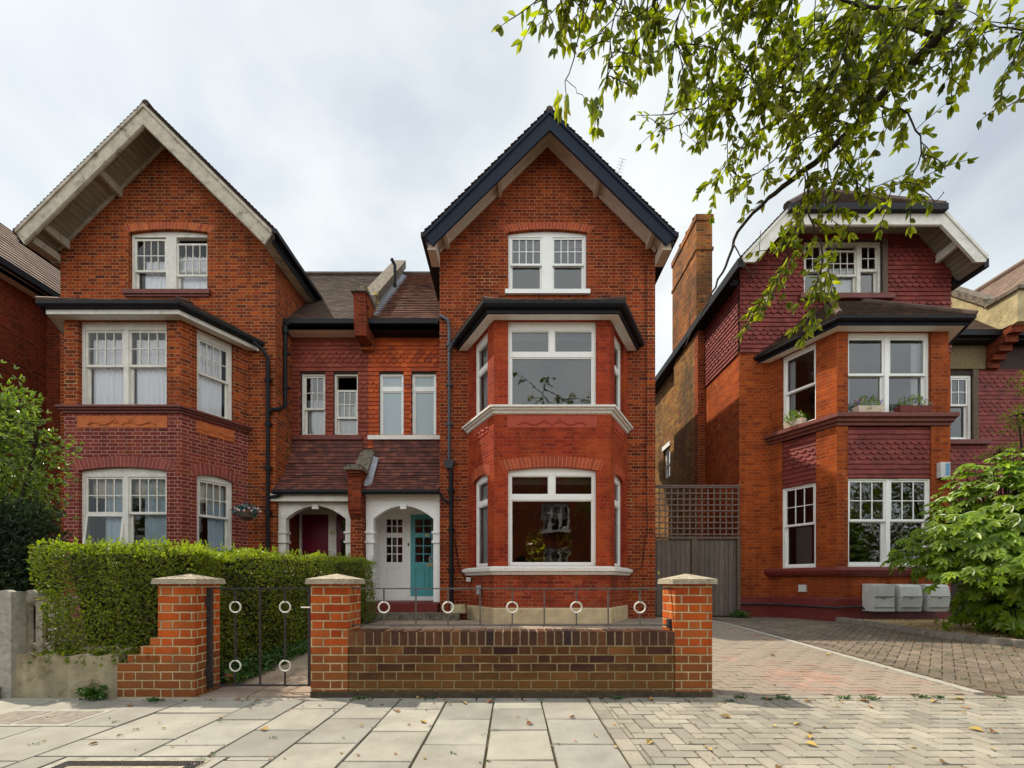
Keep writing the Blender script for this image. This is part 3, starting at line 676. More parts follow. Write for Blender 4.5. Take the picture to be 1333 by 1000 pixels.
# ------------------------------------------------------------------ the pair of gabled houses (m = 1) and its mirror (m = -1)
YW, YB, YL = 9.82, 8.67, 10.57        # gable wall, bay front, link wall
HWL = 2.46
class Bay:
    def __init__(s, cx, yw, yf, hf=1.175, hw=1.82): s.cx, s.yw, s.yf, s.hf, s.hw = cx, yw, yf, hf, hw; dx, dy = hw - hf, yw - yf; s.l = math.hypot(dx, dy); s.nx, s.ny = dy / s.l, dx / s.l
    def path(s, d):     # W0 F0 F1 W1 pushed out by d
        k = (1 - s.ny) / s.nx; w = d / s.nx; return [(s.cx - s.hw - w, s.yw), (s.cx - s.hf - d * k, s.yf - d), (s.cx + s.hf + d * k, s.yf - d), (s.cx + s.hw + w, s.yw)]
    def frames(s): p = s.path(0); return Fr(p[0], p[1]), Fr(p[1], p[2]), Fr(p[2], p[3])
    def loft(s, mb, prof, captop=True, capbot=True):
        rings = [[(x, y, z) for x, y in s.path(d)] for d, z in prof]
        for r0, r1 in zip(rings, rings[1:]):
            for i in range(3): mb.face([r0[i], r0[i + 1], r1[i + 1], r1[i]])
        if captop: mb.face(rings[-1])
        if capbot: mb.face(list(reversed(rings[0])))
def scroll(mb, fr, u0, u1, z, s=1.0, r=.014):
    """shallow moulded scroll: two mirrored waves ending in spirals"""
    c = (u0 + u1) / 2; h = (u1 - u0) / 2
    for sg in (-1, 1):
        pts = []
        for i in range(26): t = i / 25; u = c + sg * h * (1 - t * .78); pts.append(Vector(fr.p(u, z + s * (.034 * sin(t * 7.5) + .05 * t), -.016)))
        cc = (c + sg * h * .22, z + s * .075)
        for i in range(22): a = -pi / 2 + i * .42; rr = s * .045 * (1 - i / 24); pts.append(Vector(fr.p(cc[0] - sg * rr * cos(a), cc[1] + rr * sin(a), -.012)))
        mb.tube(pts, r, 5)
        mb.tube([fr.p(c + sg * h * .2, z + .03 * s, -.012), fr.p(c + sg * h * .1, z + .05 * s, -.012), fr.p(c, z - .015 * s, -.012)], r, 5)

def house(cx, m, A):
    X = lambda l: cx + m * l
    T = thing('semi_detached_house', (cx, YW, .19), A['label'], 'house', 'pair of semi-detached red brick houses')
    def fr(l0, y0, l1, y1): p, q = (X(l0), y0), (X(l1), y1); return Fr(p, q) if m > 0 else Fr(q, p)
    def flip(o, Lg): return o if m > 0 else (Lg - o[1], Lg - o[0]) + tuple(o[2:])
    SL = .985; ZW = 8.63
    f = fr(-HWL, YW, HWL, YW); zt = lambda u: ZW + (HWL - abs(u - HWL)) * SL
    gw = (1.565, 3.355, 7.67, 9.01, .07)
    mb = MB(); panel(mb, f, .1, zt, [(.64, 4.28, .1, 6.31, 0, 1), gw], .12, kinks=(HWL,)); mb.build('gable_wall', A['main'], T)
    # flank and rear walls
    mb = MB()
    fs = Fr((X(-HWL), 16), (X(-HWL), YW)) if m > 0 else Fr((X(-HWL), YW), (X(-HWL), 16))
    panel(mb, fs, .1, ZW); fs2 = Fr((X(HWL), YW), (X(HWL), 16)) if m > 0 else Fr((X(HWL), 16), (X(HWL), YW)); panel(mb, fs2, .1, ZW)
    mb.face([(X(-4.33), 16, 3.2), (X(HWL), 16, 3.2), (X(HWL), 16, 8.6), (X(0), 16, 11), (X(-HWL), 16, 8.6), (X(-4.33), 16, 8.4)])
    if m < 0: mb.face([(X(-4.33), 16, .1), (X(HWL), 16, .1), (X(HWL), 16, 3.2), (X(-4.33), 16, 3.2)])
    else: mb.face([(X(-4.33), 16, .1), (.3, 16, .1), (.3, 16, 3.2), (X(-4.33), 16, 3.2)]); mb.face([(2.3, 16, .1), (X(HWL), 16, .1), (X(HWL), 16, 3.2), (2.3, 16, 3.2)])
    mb.build('flank_wall', A['flank'], T)
    if A.get('opening_arch'): arch_bricks(T, f, gw, 'loose_brick_orange', .16)
    else: arch_bricks(T, f, gw, 'loose_brick_red', .16)
    # bay
    B = Bay(cx, YW, YB); fl, ff, frr = B.frames(); CL, FL = fl.L, ff.L
    oF = (.285, 2.065, 1.34, 3.27, .07); oCl = (.31, 1.03, 1.34, 3.23, .07); oCr = (CL - 1.03, CL - .31, 1.34, 3.23, .07)
    pF = (.285, 2.065, 4.555, 6.30, 0); pCl = (.31, 1.03, 4.555, 6.30, 0); pCr = (CL - 1.03, CL - .31, 4.555, 6.30, 0)
    mb = MB()
    for q, o in ((fl, oCl), (ff, oF), (frr, oCr)): panel(mb, q, 1.25 if A['worn'] else .5, 4.44, [o], .11)
    mb.build('bay_wall', A['bay'], T)
    if A['worn']:
        mb = MB()
        for q in (fl, ff, frr): panel(mb, q, .45, 1.25)
        mb.build('bay_base_wall', 'brick_worn_red', T)
    mb = MB()
    for q, o in ((fl, pCl), (ff, pF), (frr, pCr)): panel(mb, q, 4.5, 6.30, [o], .11)
    mb.build('bay_pillars', A['baytop'], T)
    mb = MB(); B.loft(mb, [(.012, .1), (.012, .47), (0, .50)], True, False); f0 = A['plinth']; mb.build('plinth', f0, T)
    for q, o in ((fl, oCl), (ff, oF), (frr, oCr)): arch_bricks(T, q, o, A['archmat'], .215)
    # sills, ornament, soffit, fascia, gutter, roof
    mb = MB(); B.loft(mb, [(.0, 4.40), (.03, 4.42), (.035, 4.455), (.075, 4.47), (.08, 4.50), (.12, 4.51), (.12, 4.55), (0, 4.556)]); mb.build('upper_sill', A['sill'], T)
    mb = MB(); B.loft(mb, [(.0, 1.16), (.05, 1.17), (.07, 1.22), (.115, 1.24), (.115, 1.30), (0, 1.338)]); mb.build('lower_sill', A['sill'], T)
    for q, (a, b) in ((ff, (.27, 2.08)), (fl, (.3, 1.05)), (frr, (CL - 1.05, CL - .3))):
        mb = MB(); q.box(mb, a, b, 4.13 if q is ff else 4.12, 4.37, -.010, .01)
        o = mb.build('ornament_panel', A['panel'], T); s = MB(); scroll(s, q, a + .22 * (q is ff), b - .22 * (q is ff), 4.19, 1.0 if q is ff else .7); s.build('scroll', A['panel'], o)
    mb = MB(); B.loft(mb, [(-.13, 6.30), (.20, 6.301), (.20, 6.33)]); mb.build('soffit', 'white_paint' if m > 0 else 'old_white_paint', T)
    if m > 0: mb = MB(); B.loft(mb, [(.19, 6.296), (.225, 6.30), (.23, 6.46), (.2, 6.47)], True, False); mb.build('fascia', 'black_paint', T)
    else: mb = MB(); B.loft(mb, [(.19, 6.28), (.22, 6.285), (.22, 6.37), (.2, 6.372)], True, False); mb.build('fascia', 'old_white_paint', T)
    mb = MB(); B.loft(mb, [(.232, 6.375), (.30, 6.38), (.34, 6.42), (.345, 6.475), (.31, 6.48)], True, False); mb.build('gutter', 'black_paint', T)
    e = B.path(.33); RS = .60; zE = 6.475; dist = YW - e[1][1]; k = (1 - B.ny) / B.nx; zr = zE + dist * RS
    r0 = (e[1][0] + dist * k, YW, zr); r1 = (e[2][0] - dist * k, YW, zr); E = [(p[0], p[1], zE) for p in e]
    bed = MB(); bed.face([E[1], E[2], r1, r0]); bed.face([E[0], E[1], r0]); bed.face([E[2], E[3], r1]); bo = bed.build('bay_roof', 'tile_bed', T)
    tl = MB()
    for P in ([E[1], E[2], r1, r0], [E[0], E[1], r0], [E[2], E[3], r1]): tiles(tl, P, up=(0, -.3, 1), lift=.01)
    tl.tube([Vector(E[1]) + Vector((0, 0, .03)), Vector(r0) + Vector((0, 0, .03))], .05, 6); tl.tube([Vector(E[2]) + Vector((0, 0, .03)), Vector(r1) + Vector((0, 0, .03))], .05, 6)
    tl.tube([Vector(r0) + Vector((0, 0, .02)), Vector(r1) + Vector((0, 0, .02))], .035, 6)
    tl.build('tiles', A['rooftile'], bo, uv=False)
    # windows
    if m > 0:
        cf = [(.02, .98, .93, .985, 'blind_grey')]
        window(T, ff, oF, 'picture', rev=.10, zt=2.74, curtains=[(.03, .97, .875, .97, 'blind_grey')], headh=.03)
        window(T, fl, oCl, 'picture', rev=.10, zt=2.72, mull=0, curtains=[(.03, .5, .03, .97, 'curtain')])
        window(T, frr, oCr, 'picture', rev=.10, zt=2.72, mull=0, curtains=[(.5, .97, .03, .97, 'curtain')])
        window(T, ff, pF, 'picture', rev=.10, zt=5.64, headh=.11, mull=.10, curtains=[(.03, .97, .83, .93, 'blind_grey')])
        window(T, fl, pCl, 'picture', rev=.10, zt=5.62, headh=.11, mull=0, curtains=[(.03, .97, .84, .93, 'blind_grey'), (.1, .5, .03, .9, 'curtain')])
        window(T, frr, pCr, 'picture', rev=.10, zt=5.62, headh=.11, mull=0, curtains=[(.03, .97, .84, .93, 'blind_grey')])
        window(T, f, gw, 'sash', rev=.11, mull=.24, nx=4, nz=2, zt=8.34, fw=.05, curtains=[(.03, .97, .86, .97, 'blind_grey')])
        mb = MB(); f.box(mb, gw[0] - .07, gw[1] + .07, 7.57, 7.668, -.07, .1); mb.build('window_sill', 'white_paint', T)
    else:
        cb = 'curtain_blue'
        window(T, ff, oF, 'sash', rev=.10, mull=.09, nx=4, nz=2, zt=2.42, headh=.05, open_low=0, paint='old_white_paint', glass='glass_thin', curtains=[(.03, .97, .73, .96, 'blind'), (.2, .48, .03, .95, cb), (.64, .97, .03, .95, cb)], lowrail=.045)
        window(T, fl, oCl, 'sash', rev=.10, fr_units=[1], nx=4, nz=2, zt=2.42, paint='old_white_paint', glass='glass_thin', curtains=[(.03, .97, .73, .96, 'blind'), (.4, .9, .03, .95, cb)])
        window(T, frr, oCr, 'sash', rev=.10, fr_units=[1], nx=4, nz=2, zt=2.42, paint='old_white_paint', glass='glass_thin', curtains=[(.03, .97, .73, .96, 'blind'), (.42, .97, .03, .95, cb)])
        window(T, ff, pF, 'sash', rev=.10, mull=.1, nx=4, nz=2, zt=5.42, headh=.10, paint='old_white_paint', glass='glass_thin', curtains=[(.05, .46, .02, .84, 'curtain'), (.54, .97, .02, .84, 'curtain'), (.6, .97, .02, .6, 'curtain')], lows=[0, .0])
        window(T, fl, pCl, 'sash', rev=.10, fr_units=[1], nx=4, nz=2, zt=5.42, headh=.10, paint='old_white_paint', glass='glass_thin', curtains=[(.05, .9, .02, .9, 'curtain')])
        window(T, frr, pCr, 'sash', rev=.10, fr_units=[1], nx=4, nz=2, zt=5.42, headh=.10, paint='old_white_paint', glass='glass_thin', curtains=[(.03, .62, .02, .9, 'curtain'), (.45, .8, .02, .92, 'curtain')])
        window(T, f, gw, 'sash', rev=.11, mull=.24, nx=4, nz=2, zt=8.22, fw=.05, lows=[.03, .13], paint='old_white_paint', glass='glass_thin', curtains=[(.1, .46, .02, .42, 'curtain'), (.56, .97, .02, .42, 'curtain'), (.12, .45, .45, .62, 'curtain'), (.56, .97, .45, .7, 'curtain')])
        mb = MB(); f.box(mb, gw[0] - .09, gw[1] + .09, 7.57, 7.668, -.07, .1); f.box(mb, gw[0] - .06, gw[1] + .06, 7.52, 7.572, -.04, .1); mb.build('window_sill', 'red_brown_sill', T)
    # rooms behind the glass
    mb = MB(); xa, xb = X(-2.3), X(2.3)
    if xa > xb: xa, xb = xb, xa
    for z in (.35, 3.95, 7.1):
        mb.box(xa, xb, 10.0, 14.0, z - .1, z); p = B.path(-.14)
        if z > 7: continue
        p = B.path(-.14); mb.prism([(p[0][0], p[0][1] + .2, z - .1), (p[1][0], p[1][1], z - .1), (p[2][0], p[2][1], z - .1), (p[3][0], p[3][1] + .2, z - .1)], (0, 0, .1))
    if m > 0:
        mb.box(xa, xb, 13.95, 14.05, 3.3, 8.4); mb.box(cx - 1.4, cx + 1.4, 13.95, 14.05, 8.4, 9.4); rb = [(xa, .45), (1.1, 1.45), (1.95, xb)]
        for (q0, q1) in rb: mb.box(q0, q1, 13.95, 14.05, .3, 3.3)
        for (q0, q1) in ((.45, 1.1), (1.45, 1.95)): mb.box(q0, q1, 13.95, 14.05, .3, .9); mb.box(q0, q1, 13.95, 14.05, 2.75, 3.3); mb.box(q0, q1, 13.96, 14.04, 1.85, 1.9)
    else: mb.box(xa, xb, 13.95, 14.05, .3, 8.4); mb.box(cx - 1.4, cx + 1.4, 13.95, 14.05, 8.4, 9.4)
    mb.box(xa - .05, xa, 10, 14, .3, 7.05); mb.box(xb, xb + .05, 10, 14, .3, 7.05); mb.box(xa, xb, 9.97, 14, 3.3, 3.36); mb.box(cx - 1.45, cx - 1.4, 10, 13.9, 7.1, 9.4); mb.box(cx + 1.4, cx + 1.45, 10, 13.9, 7.1, 9.4); mb.box(cx - 1.45, cx + 1.45, 9.97, 13.9, 9.4, 9.44)
    p = B.path(-.14); mb.prism([(p[0][0], p[0][1] + .2, 3.55), (p[1][0], p[1][1], 3.55), (p[2][0], p[2][1], 3.55), (p[3][0], p[3][1] + .2, 3.55)], (0, 0, .1))
    if m > 0: pass
    mb.build('room_interior', 'room_paint', T)
    # main gable roof: stepped courses, soffit, bargeboards, brackets, eaves
    HWR, ZA, YV = A['hw'], A['za'], A['yv']; n = int(HWR / .0712); pts = []; top = []
    for s in (1, -1):
        row = []
        for i in range(n):
            a, b = HWR * i / n, HWR * (i + 1) / n; row += [(a, ZA - SL * a + .012), (b, ZA - SL * b + .045)]
        top.append([(X(s * a), z) for a, z in row])
    th = ZA - 11.05 - .0
    und = [(X(-HWR), ZA - SL * HWR - th), (X(0), ZA - th), (X(HWR), ZA - SL * HWR - th)]
    prof = list(reversed(top[1])) + top[0][1:]      # left eave to right eave (in local sense)
    mb = MB(); k = len(prof)
    ring = prof + list(reversed(und))
    # split into quads so the polygon stays well formed
    def undz(l): return ZA - SL * abs(l) - th
    for q0, q1 in zip(prof, prof[1:]):
        l0, l1 = (q0[0] - cx), (q1[0] - cx)
        if abs(l0 - l1) < 1e-6: mb.face([(q0[0], YV, q0[1]), (q0[0], 17, q0[1]), (q1[0], 17, q1[1]), (q1[0], YV, q1[1])]); continue
        for yy in (YV, 17): mb.face([(q0[0], yy, q0[1]), (q1[0], yy, q1[1]), (q1[0], yy, undz(l1)), (q0[0], yy, undz(l0))])
        mb.face([(q0[0], YV, q0[1]), (q1[0], YV, q1[1]), (q1[0], 17, q1[1]), (q0[0], 17, q0[1])])
    ro = mb.build('roof', 'tile_bed' if m > 0 else 'tile_bed', T)
    tl = MB()
    for s in (1, -1):       # verge tiles, one short strip wide, with their own edges
        a = [(X(0), YV - .03, ZA + .02), (X(s * (HWR + .03)), YV - .03, ZA - SL * (HWR + .03) + .02), (X(s * (HWR + .03)), YV + .5, ZA - SL * (HWR + .03) + .02), (X(0), YV + .5, ZA + .02)]
        tiles(tl, a, up=(0, 0, 1), th=.02, lift=.012)
    tl.build('verge_tiles', A['rooftile'], ro, uv=False)
    mb = MB(); mb.tube([(cx, YV - .02, ZA + .0), (cx, 17, ZA + .0)], .08, 8); mb.build('ridge_tiles', A['rooftile'], ro)
    mb = MB()
    for s in (1, -1):
        a = [(X(0), YV + .03, undz(0) - .004), (X(s * (HWR - .03)), YV + .03, undz(HWR - .03) - .004), (X(s * (HWR - .03)), YW + .02, undz(HWR - .03) - .004), (X(0), YW + .02, undz(0) - .004)]
        mb.face(a)
    mb.build('verge_soffit', A['vsoff'], T)
    mb = MB(); bt = A['bt']; zE = ZA - SL * HWR
    for s in (1, -1):
        P = [(X(0), ZA - .065), (X(s * (HWR - .03)), zE - .035), (X(s * (HWR - .04)), zE - .10), (X(s * (HWR - .20)), zE + .197 - bt), (X(0), ZA - bt)]
        mb.xz(P, YV - .045, YV)
    b0 = mb.build('bargeboard', A['barge'], T)
    mb = MB()
    for s in (1, -1):
        P = [(X(0), ZA - .06), (X(s * (HWR - .03)), zE - .03), (X(s * (HWR - .04)), zE - .10), (X(0), ZA - .13)]
        mb.xz(P, YV - .075, YV - .047)
        if A['bt'] > .5:
            P = [(X(0), ZA - bt + .09), (X(s * (HWR - .22)), ZA - SL * (HWR - .22) - bt + .09), (X(s * (HWR - .22)), ZA - SL * (HWR - .22) - bt + .02), (X(0), ZA - bt + .02)]
            mb.xz(P, YV - .062, YV - .047)
    mb.build('moulding', A['barge'], b0)
    mb = MB()       # wall-plate strip along the wall under the soffit
    for s in (1, -1):
        P = [(X(0), undz(0) - .01), (X(s * 2.46), undz(2.46) - .01), (X(s * 2.46), undz(2.46) - (.10 if m > 0 else .05)), (X(0), undz(0) - (.10 if m > 0 else .05))]; mb.xz(P, YW - .05, YW + .0)
    mb.build('verge_trim', A['vsoff2'], T)
    for l in (1.08, 2.28, -1.08, -2.28):
        mb = MB(); z = undz(l); mb.hexa([(X(l) - .04, YV + .01, z - .15), (X(l) + .04, YV + .01, z - .15), (X(l) + .04, YW, z - .19), (X(l) - .04, YW, z - .19), (X(l) - .04, YV + .01, z + .0), (X(l) + .04, YV + .01, z + .0), (X(l) + .04, YW, z), (X(l) - .04, YW, z)])
        mb.build('soffit_bracket', A['vsoff2'], T)
    for s in (1, -1):   # boxed eaves return and the eaves running back
        a, b = sorted((X(s * 2.455), X(s * (HWR - .07)))); mb = MB(); mb.box(a, b, YV + .05, YW - .002, zE - (.30 if m > 0 else .22), zE - .06); mb.build('eaves_box', A['vsoff2'], T)
        mb = MB(); mb.box(a, b, YW + .001, 16.9, zE - .24, zE - .10); mb.build('side_soffit', 'black_paint' if m > 0 else 'weathered_board', T)
        g0, g1 = sorted((X(s * (HWR - .055)), X(s * (HWR + .06)))); mb = MB(); mb.box(g0, g1, YV - .03, 16.9, zE - .075, zE + .02)
        mb.box(*sorted((X(s * (HWR - .07)), X(s * (HWR - .045)))), YV - .01, 16.9, zE - .26, zE - .075)
        mb.build('eaves_gutter', 'black_paint', T)
    # ---- link: tile-hung wall, windows, roof
    LK0, LK1 = -4.33, -HWL
    f2 = fr(LK0, YL, LK1, YL); LL = f2.L
    lw = [flip((.26, .86, 4.60, 6.16, 0), LL), flip((1.06, 1.66, 4.60, 6.16, 0), LL)]
    mb = MB(); panel(mb, f2, 3.04, 7.2, lw, .10); lo = mb.build('link_wall', 'tile_bed', T)
    tl = MB(); P = [f2.p(0, 4.30, -.001), f2.p(LL, 4.30, -.001), f2.p(LL, 7.15, -.001), f2.p(0, 7.15, -.001)]
    hol = [[f2.p(o[0], o[2], 0), f2.p(o[1], o[2], 0), f2.p(o[1], o[3], 0), f2.p(o[0], o[3], 0)] for o in lw]
    tiles(tl, P, up=(0, -1, 0), holes=hol, g=.105, tw=.165, th=.026, scale=lambda z: 6.33 < z < 6.66 or 5.66 < z < 5.96 or 5.02 < z < 5.32 or 4.5 < z < 4.7)
    tl.build('hung_tiles', A['hung'], lo, uv=False)
    if m > 0:
        for o in lw: window(T, f2, o, 'picture', rev=.08, fw=.05, mull=0, zt=5.78, glass='glass_frosted', name='window', label='narrow window with frosted lower pane and white frame')
        mb = MB(); f2.box(mb, .0, LL - .01, 4.50, 4.60, -.09, .05); mb.build('window_sill', 'stone_sill', T)
    else:
        window(T, f2, lw[0], 'sash', rev=.08, fw=.05, fr_units=[1], nx=3, nz=2, zt=5.42, lows=[.34], paint='old_white_paint', curtains=[(.05, .95, .02, .35, 'curtain')])
        window(T, f2, lw[1], 'sash', rev=.08, fw=.05, fr_units=[1], nx=3, nz=2, zt=5.30, paint='old_white_paint', curtains=[(.05, .95, .02, .62, 'curtain')])
        mb = MB(); f2.box(mb, .03, LL - .15, 4.50, 4.60, -.08, .05); mb.build('window_sill', 'red_brown_sill', T)
    mb = MB(); mb.box(*sorted((X(-4.3), X(-2.5))), 10.75, 13.5, 4.3, 4.4); mb.box(*sorted((X(-4.3), X(-2.5))), 13.4, 13.5, 4.4, 7); mb.box(*sorted((X(-4.32), X(-4.28))), 10.7, 13.5, 4.4, 7); mb.build('room_interior', 'room_paint', T)
    # roof of the link
    YE, ZE, YR, ZR = 10.22, 7.22, 13.3, 10.5; xl, xr = X(LK0), X(-1.0)
    bed = MB(); bed.face([(xl, YE, ZE), (xr, YE, ZE), (xr, YR, ZR), (xl, YR, ZR)]); bed.face([(xl, YR, ZR), (xr, YR, ZR), (xr, 16.2, 7.4), (xl, 16.2, 7.4)]); bo = bed.build('link_roof', 'tile_bed', T)
    tl = MB(); tiles(tl, [(xl, YE, ZE), (xr, YE, ZE), (xr, YR, ZR), (xl, YR, ZR)], up=(0, -1, 1), tw=.165 if m < 0 else .21, g=.1 if m < 0 else .15, th=.012 if m < 0 else .028, lift=.008); tl.build('tiles', A['linktile'], bo, uv=False)
    mb = MB(); mb.tube([(xl, YR, ZR + .03), (xr, YR, ZR + .03)], .08, 8); mb.build('ridge_tiles', 'tile_roof_dark', bo)
    a, b = sorted((X(LK0), X(LK1)))
    mb = MB(); mb.box(a, b, YE - .02, YL, 7.02, 7.10); mb.box(a, b, YE - .02, YE + .02, 7.02, 7.17); mb.build('eaves_board', 'cream_paint' if m < 0 else 'black_paint', T)
    mb = MB(); mb.box(a, b, YE - .12, YE - .022, 7.10, 7.21); mb.build('eaves_gutter', 'black_paint', T)
    # swept porch roof
    sw = [(YL - .02, 4.50), (10.50, 4.20), (10.36, 3.88), (10.14, 3.52), (9.72, 3.10)]
    x0, x1 = sorted((X(LK0 + .12), X(LK1)))
    bed = MB(); tl = MB()
    for (ya, za), (yb, zb) in zip(sw, sw[1:]):
        Pq = [(x0, yb, zb), (x1, yb, zb), (x1, ya, za), (x0, ya, za)]; bed.face(Pq); tiles(tl, Pq, up=(0, -1, .4), lift=.006)
    bed.face([(x0, 9.75, 3.06), (x1, 9.75, 3.06), (x1, YL, 3.06), (x0, YL, 3.06)])
    bo = bed.build('porch_roof', 'tile_bed', T)
    tl.build('tiles', 'tile_porch', bo, uv=False)
    mb = MB(); mb.tube([(x0, 9.69, 3.05), (x1, 9.69, 3.05)], .055, 8); mb.build('porch_gutter', 'black_paint', T)
    # porch timber arch
    YP = 9.93; fp = fr(LK0 + .15, YP, LK1 + .005, YP); PL = fp.L; ao = flip((.17, PL - .17, .5, 2.48, .30), PL)
    mb = MB(); panel(mb, fp, .34, 3.04, [(ao[0], ao[1], .34, ao[3], ao[4])], .16)
    po = mb.build('porch_arch', A['porch'], T)
    for (a, b) in ((0, ao[0]), (ao[1], PL)):
        mb = MB()
        for z in (2.14, 1.92): fp.box(mb, a - .02, b + .035 if a == 0 else b + .0, z, z + .05, -.03, .17) if a == 0 else fp.box(mb, a - .035, b, z, z + .05, -.03, .17)
        fp.box(mb, a - (.008 if a else 0), b + (.008 if a == 0 else 0), 1.965, 2.145, -.008, .164)
        mb.build('capital', A['porch'], po); mb = MB(); fp.box(mb, a - .01 if a else a, b + (.01 if a == 0 else 0), .34, .56, -.012, .165); mb.build('post_base', A['porch'], po); mb = MB()
    mb = MB()
    c = (ao[0] + ao[1]) / 2; kb = MB(); fp.box(kb, c - .07, c + .07, 2.70, 2.82, -.04, .02); kb.build('keystone', A['porch'], po)
    fp.box(mb, 0, PL, 2.98, 3.05, -.05, .1)
    if m > 0:
        for i in range(5): u = .05 + (PL - .1) * (i + .0) / 4; fp.box(mb, u - .04, u + .04, 2.90, 2.99, -.045, 0)
    mb.build('cornice', A['porch'], po)
    if m < 0: mb = MB(); fp.box(mb, -.14, PL + .03, 2.86, 3.03, -.16, -.055); mb.build('porch_fascia', 'old_white_paint', T)
    # porch inside
    YD = 10.82; mb = MB(); xa, xb = sorted((X(LK0 + .15), X(LK1 + .0)))
    a2, b2 = xa, xb
    mb.box(a2 + .0, a2 + .05, YP + .17, YD, .5, 3.04); mb.box(b2 - .05, b2 - .0, YP + .17, YD, .5, 3.04); mb.box(a2, b2, YP + .17, YD, 2.95, 3.03)
    mb.build('porch_lining', 'white_paint' if m > 0 else 'brick_dark_red', T)
    mb = MB(); mb.box(a2, b2, YP - .03, YD + .05, .3, .56); mb.build('porch_floor', 'maroon_paint', T)
    fd = Fr((xa, YD), (xb, YD)); DL = fd.L
    mb = MB(); dw = (DL - .30) / 2 - .06
    if m > 0:
        d1 = (.10, .10 + dw - .03); d2 = (d1[1] + .10, DL - .05)
    else: d1 = (.10, .10 + dw + .03); d2 = (d1[1] + .20, DL - .06)
    zt_, zb_ = 2.72, .66
    for (a, b) in ((0, d1[0]), (d1[1], d2[0]), (d2[1], DL)): fd.box(mb, a, b, .56, 2.95, -.02, .06)
    fd.box(mb, d1[0], d1[1], zt_, 2.95, -.02, .06); fd.box(mb, d2[0], d2[1], zt_, 2.95, -.02, .06); fd.box(mb, d1[0], d1[1], .56, zb_, -.03, .06); fd.box(mb, d2[0], d2[1], .56, zb_, -.03, .06)
    mb.build('door_frame', 'white_paint' if m > 0 else 'old_white_paint', T)
    for i, (a, b) in enumerate((d1, d2)):
        mat = ('white_paint', 'teal_paint')[i] if m > 0 else 'maroon_door_paint'
        dm = MB(); gl = MB(); w = b - a; st = .11
        if m > 0:
            z1, z2, z3, z4 = 1.52, 2.14, 2.26, 2.60
            fd.box(dm, a, a + st, zb_, zt_, .01, .05); fd.box(dm, b - st, b, zb_, zt_, .01, .05)
            fd.box(dm, a + st, b - st, z4, zt_, .01, .05); fd.box(dm, a + st, b - st, z2, z3, .01, .05); fd.box(dm, a + st, b - st, 1.38, z1, .01, .05); fd.box(dm, a + st, b - st, zb_, .80, .01, .05); fd.box(dm, a + st, b - st, .80, 1.38, .028, .045)
            c = (a + b) / 2
            if i: fd.box(dm, c - .035, c + .035, .80, 1.38, .01, .05)
            halves = ((a + st, c - .035), (c + .035, b - st)) if i else ((a + st, b - st),)
            for (p, q) in halves: fd.box(dm, p + .04, q - .04, .86, 1.32, .014, .03)
            for (p, q, nr) in ((z1, z2, 3), (z3, z4, 2)):
                for j in (1, 2): u = a + st + (w - 2 * st) * j / 3; fd.box(dm, u - .013, u + .013, p, q, .015, .045)
                for j in range(1, nr): z = p + (q - p) * j / nr; fd.box(dm, a + st, b - st, z - .012, z + .012, .017, .043)
                g_ = MB(); g_.face([fd.p(a + st, p, .035), fd.p(b - st, p, .035), fd.p(b - st, q, .035), fd.p(a + st, q, .035)]); gl.v.append(g_)
        elif i == 0:
            fd.box(dm, a, b, zb_, zt_, .025, .06); 
            for (p, q, r_, s_) in ((.1, .9, .75, 1.35), (.1, .9, 1.5, 2.0), (.1, .9, 2.15, 2.6)):
                fd.box(dm, a + w * p, a + w * q, r_, s_, .012, .03)
        else:
            fd.box(dm, a, a + .1, zb_, zt_, .01, .06); fd.box(dm, b - .1, b, zb_, zt_, .01, .06); fd.box(dm, a + .1, b - .1, zb_, 1.3, .01, .06); fd.box(dm, a + .1, b - .1, 2.1, 2.3, .01, .06); fd.box(dm, a + .1, b - .1, 2.6, zt_, .01, .06)
            gl.face([fd.p(a + .1, 1.3, .035), fd.p(b - .1, 1.3, .035), fd.p(b - .1, 2.6, .035), fd.p(a + .1, 2.6, .035)])
        lab = (('white front door with nine and six small panes', 'teal front door with nine and six small panes') if m > 0 else ('dark maroon panelled front door', 'dark maroon front door with a glass panel'))[i]
        do = dm.build('front_door', mat, T); do['label'] = lab
        if m > 0:
            for g_ in gl.v: g_.build('glass', 'glass', do)
        elif gl.v: gl.build('glass', 'glass', do)
        if m > 0 and i == 1:
            q = MB(); c = (a + b) / 2; fd.box(q, c - .02, c + .26 - .02, 1.42, 1.485, .0, .012); q.build('letter_plate', 'brass', do)
            q = MB(); fd.box(q, c - .05, c + .03, 2.17, 2.22, -.005, .012); q.build('lock', 'brass', do)
    if m > 0:
        q = MB(); fd.box(q, d1[1] + .035, d1[1] + .065, 1.92, 2.0, -.035, -.02); q.build('door_bell', 'black_paint', T)
    else:
        cu = bpy.data.curves.new('t', 'FONT'); cu.body = '68'; cu.size = .13; cu.extrude = .006; cu.align_x = 'CENTER'
        to = bpy.data.objects.new('t', cu); COL.objects.link(to); dg = bpy.context.evaluated_depsgraph_get(); me = bpy.data.meshes.new_from_object(to.evaluated_get(dg)); bpy.data.objects.remove(to)
        no = bpy.data.objects.new('house_number', me); COL.objects.link(no); me.materials.clear(); me.materials.append(MATS['brass']); no.parent = T
        pp = Vector(fd.p((d1[1] + d2[0]) / 2, 2.22, -.03)); no.location = pp - T.location; no.rotation_euler = (radians(90), 0, 0)
    mb = MB(); mb.box(a2, b2, YD + 1.2, YD + 1.25, .5, 3); mb.box(a2, b2, YD + .1, YD + 1.2, .5, .55); mb.build('hall_interior', 'room_paint', T)
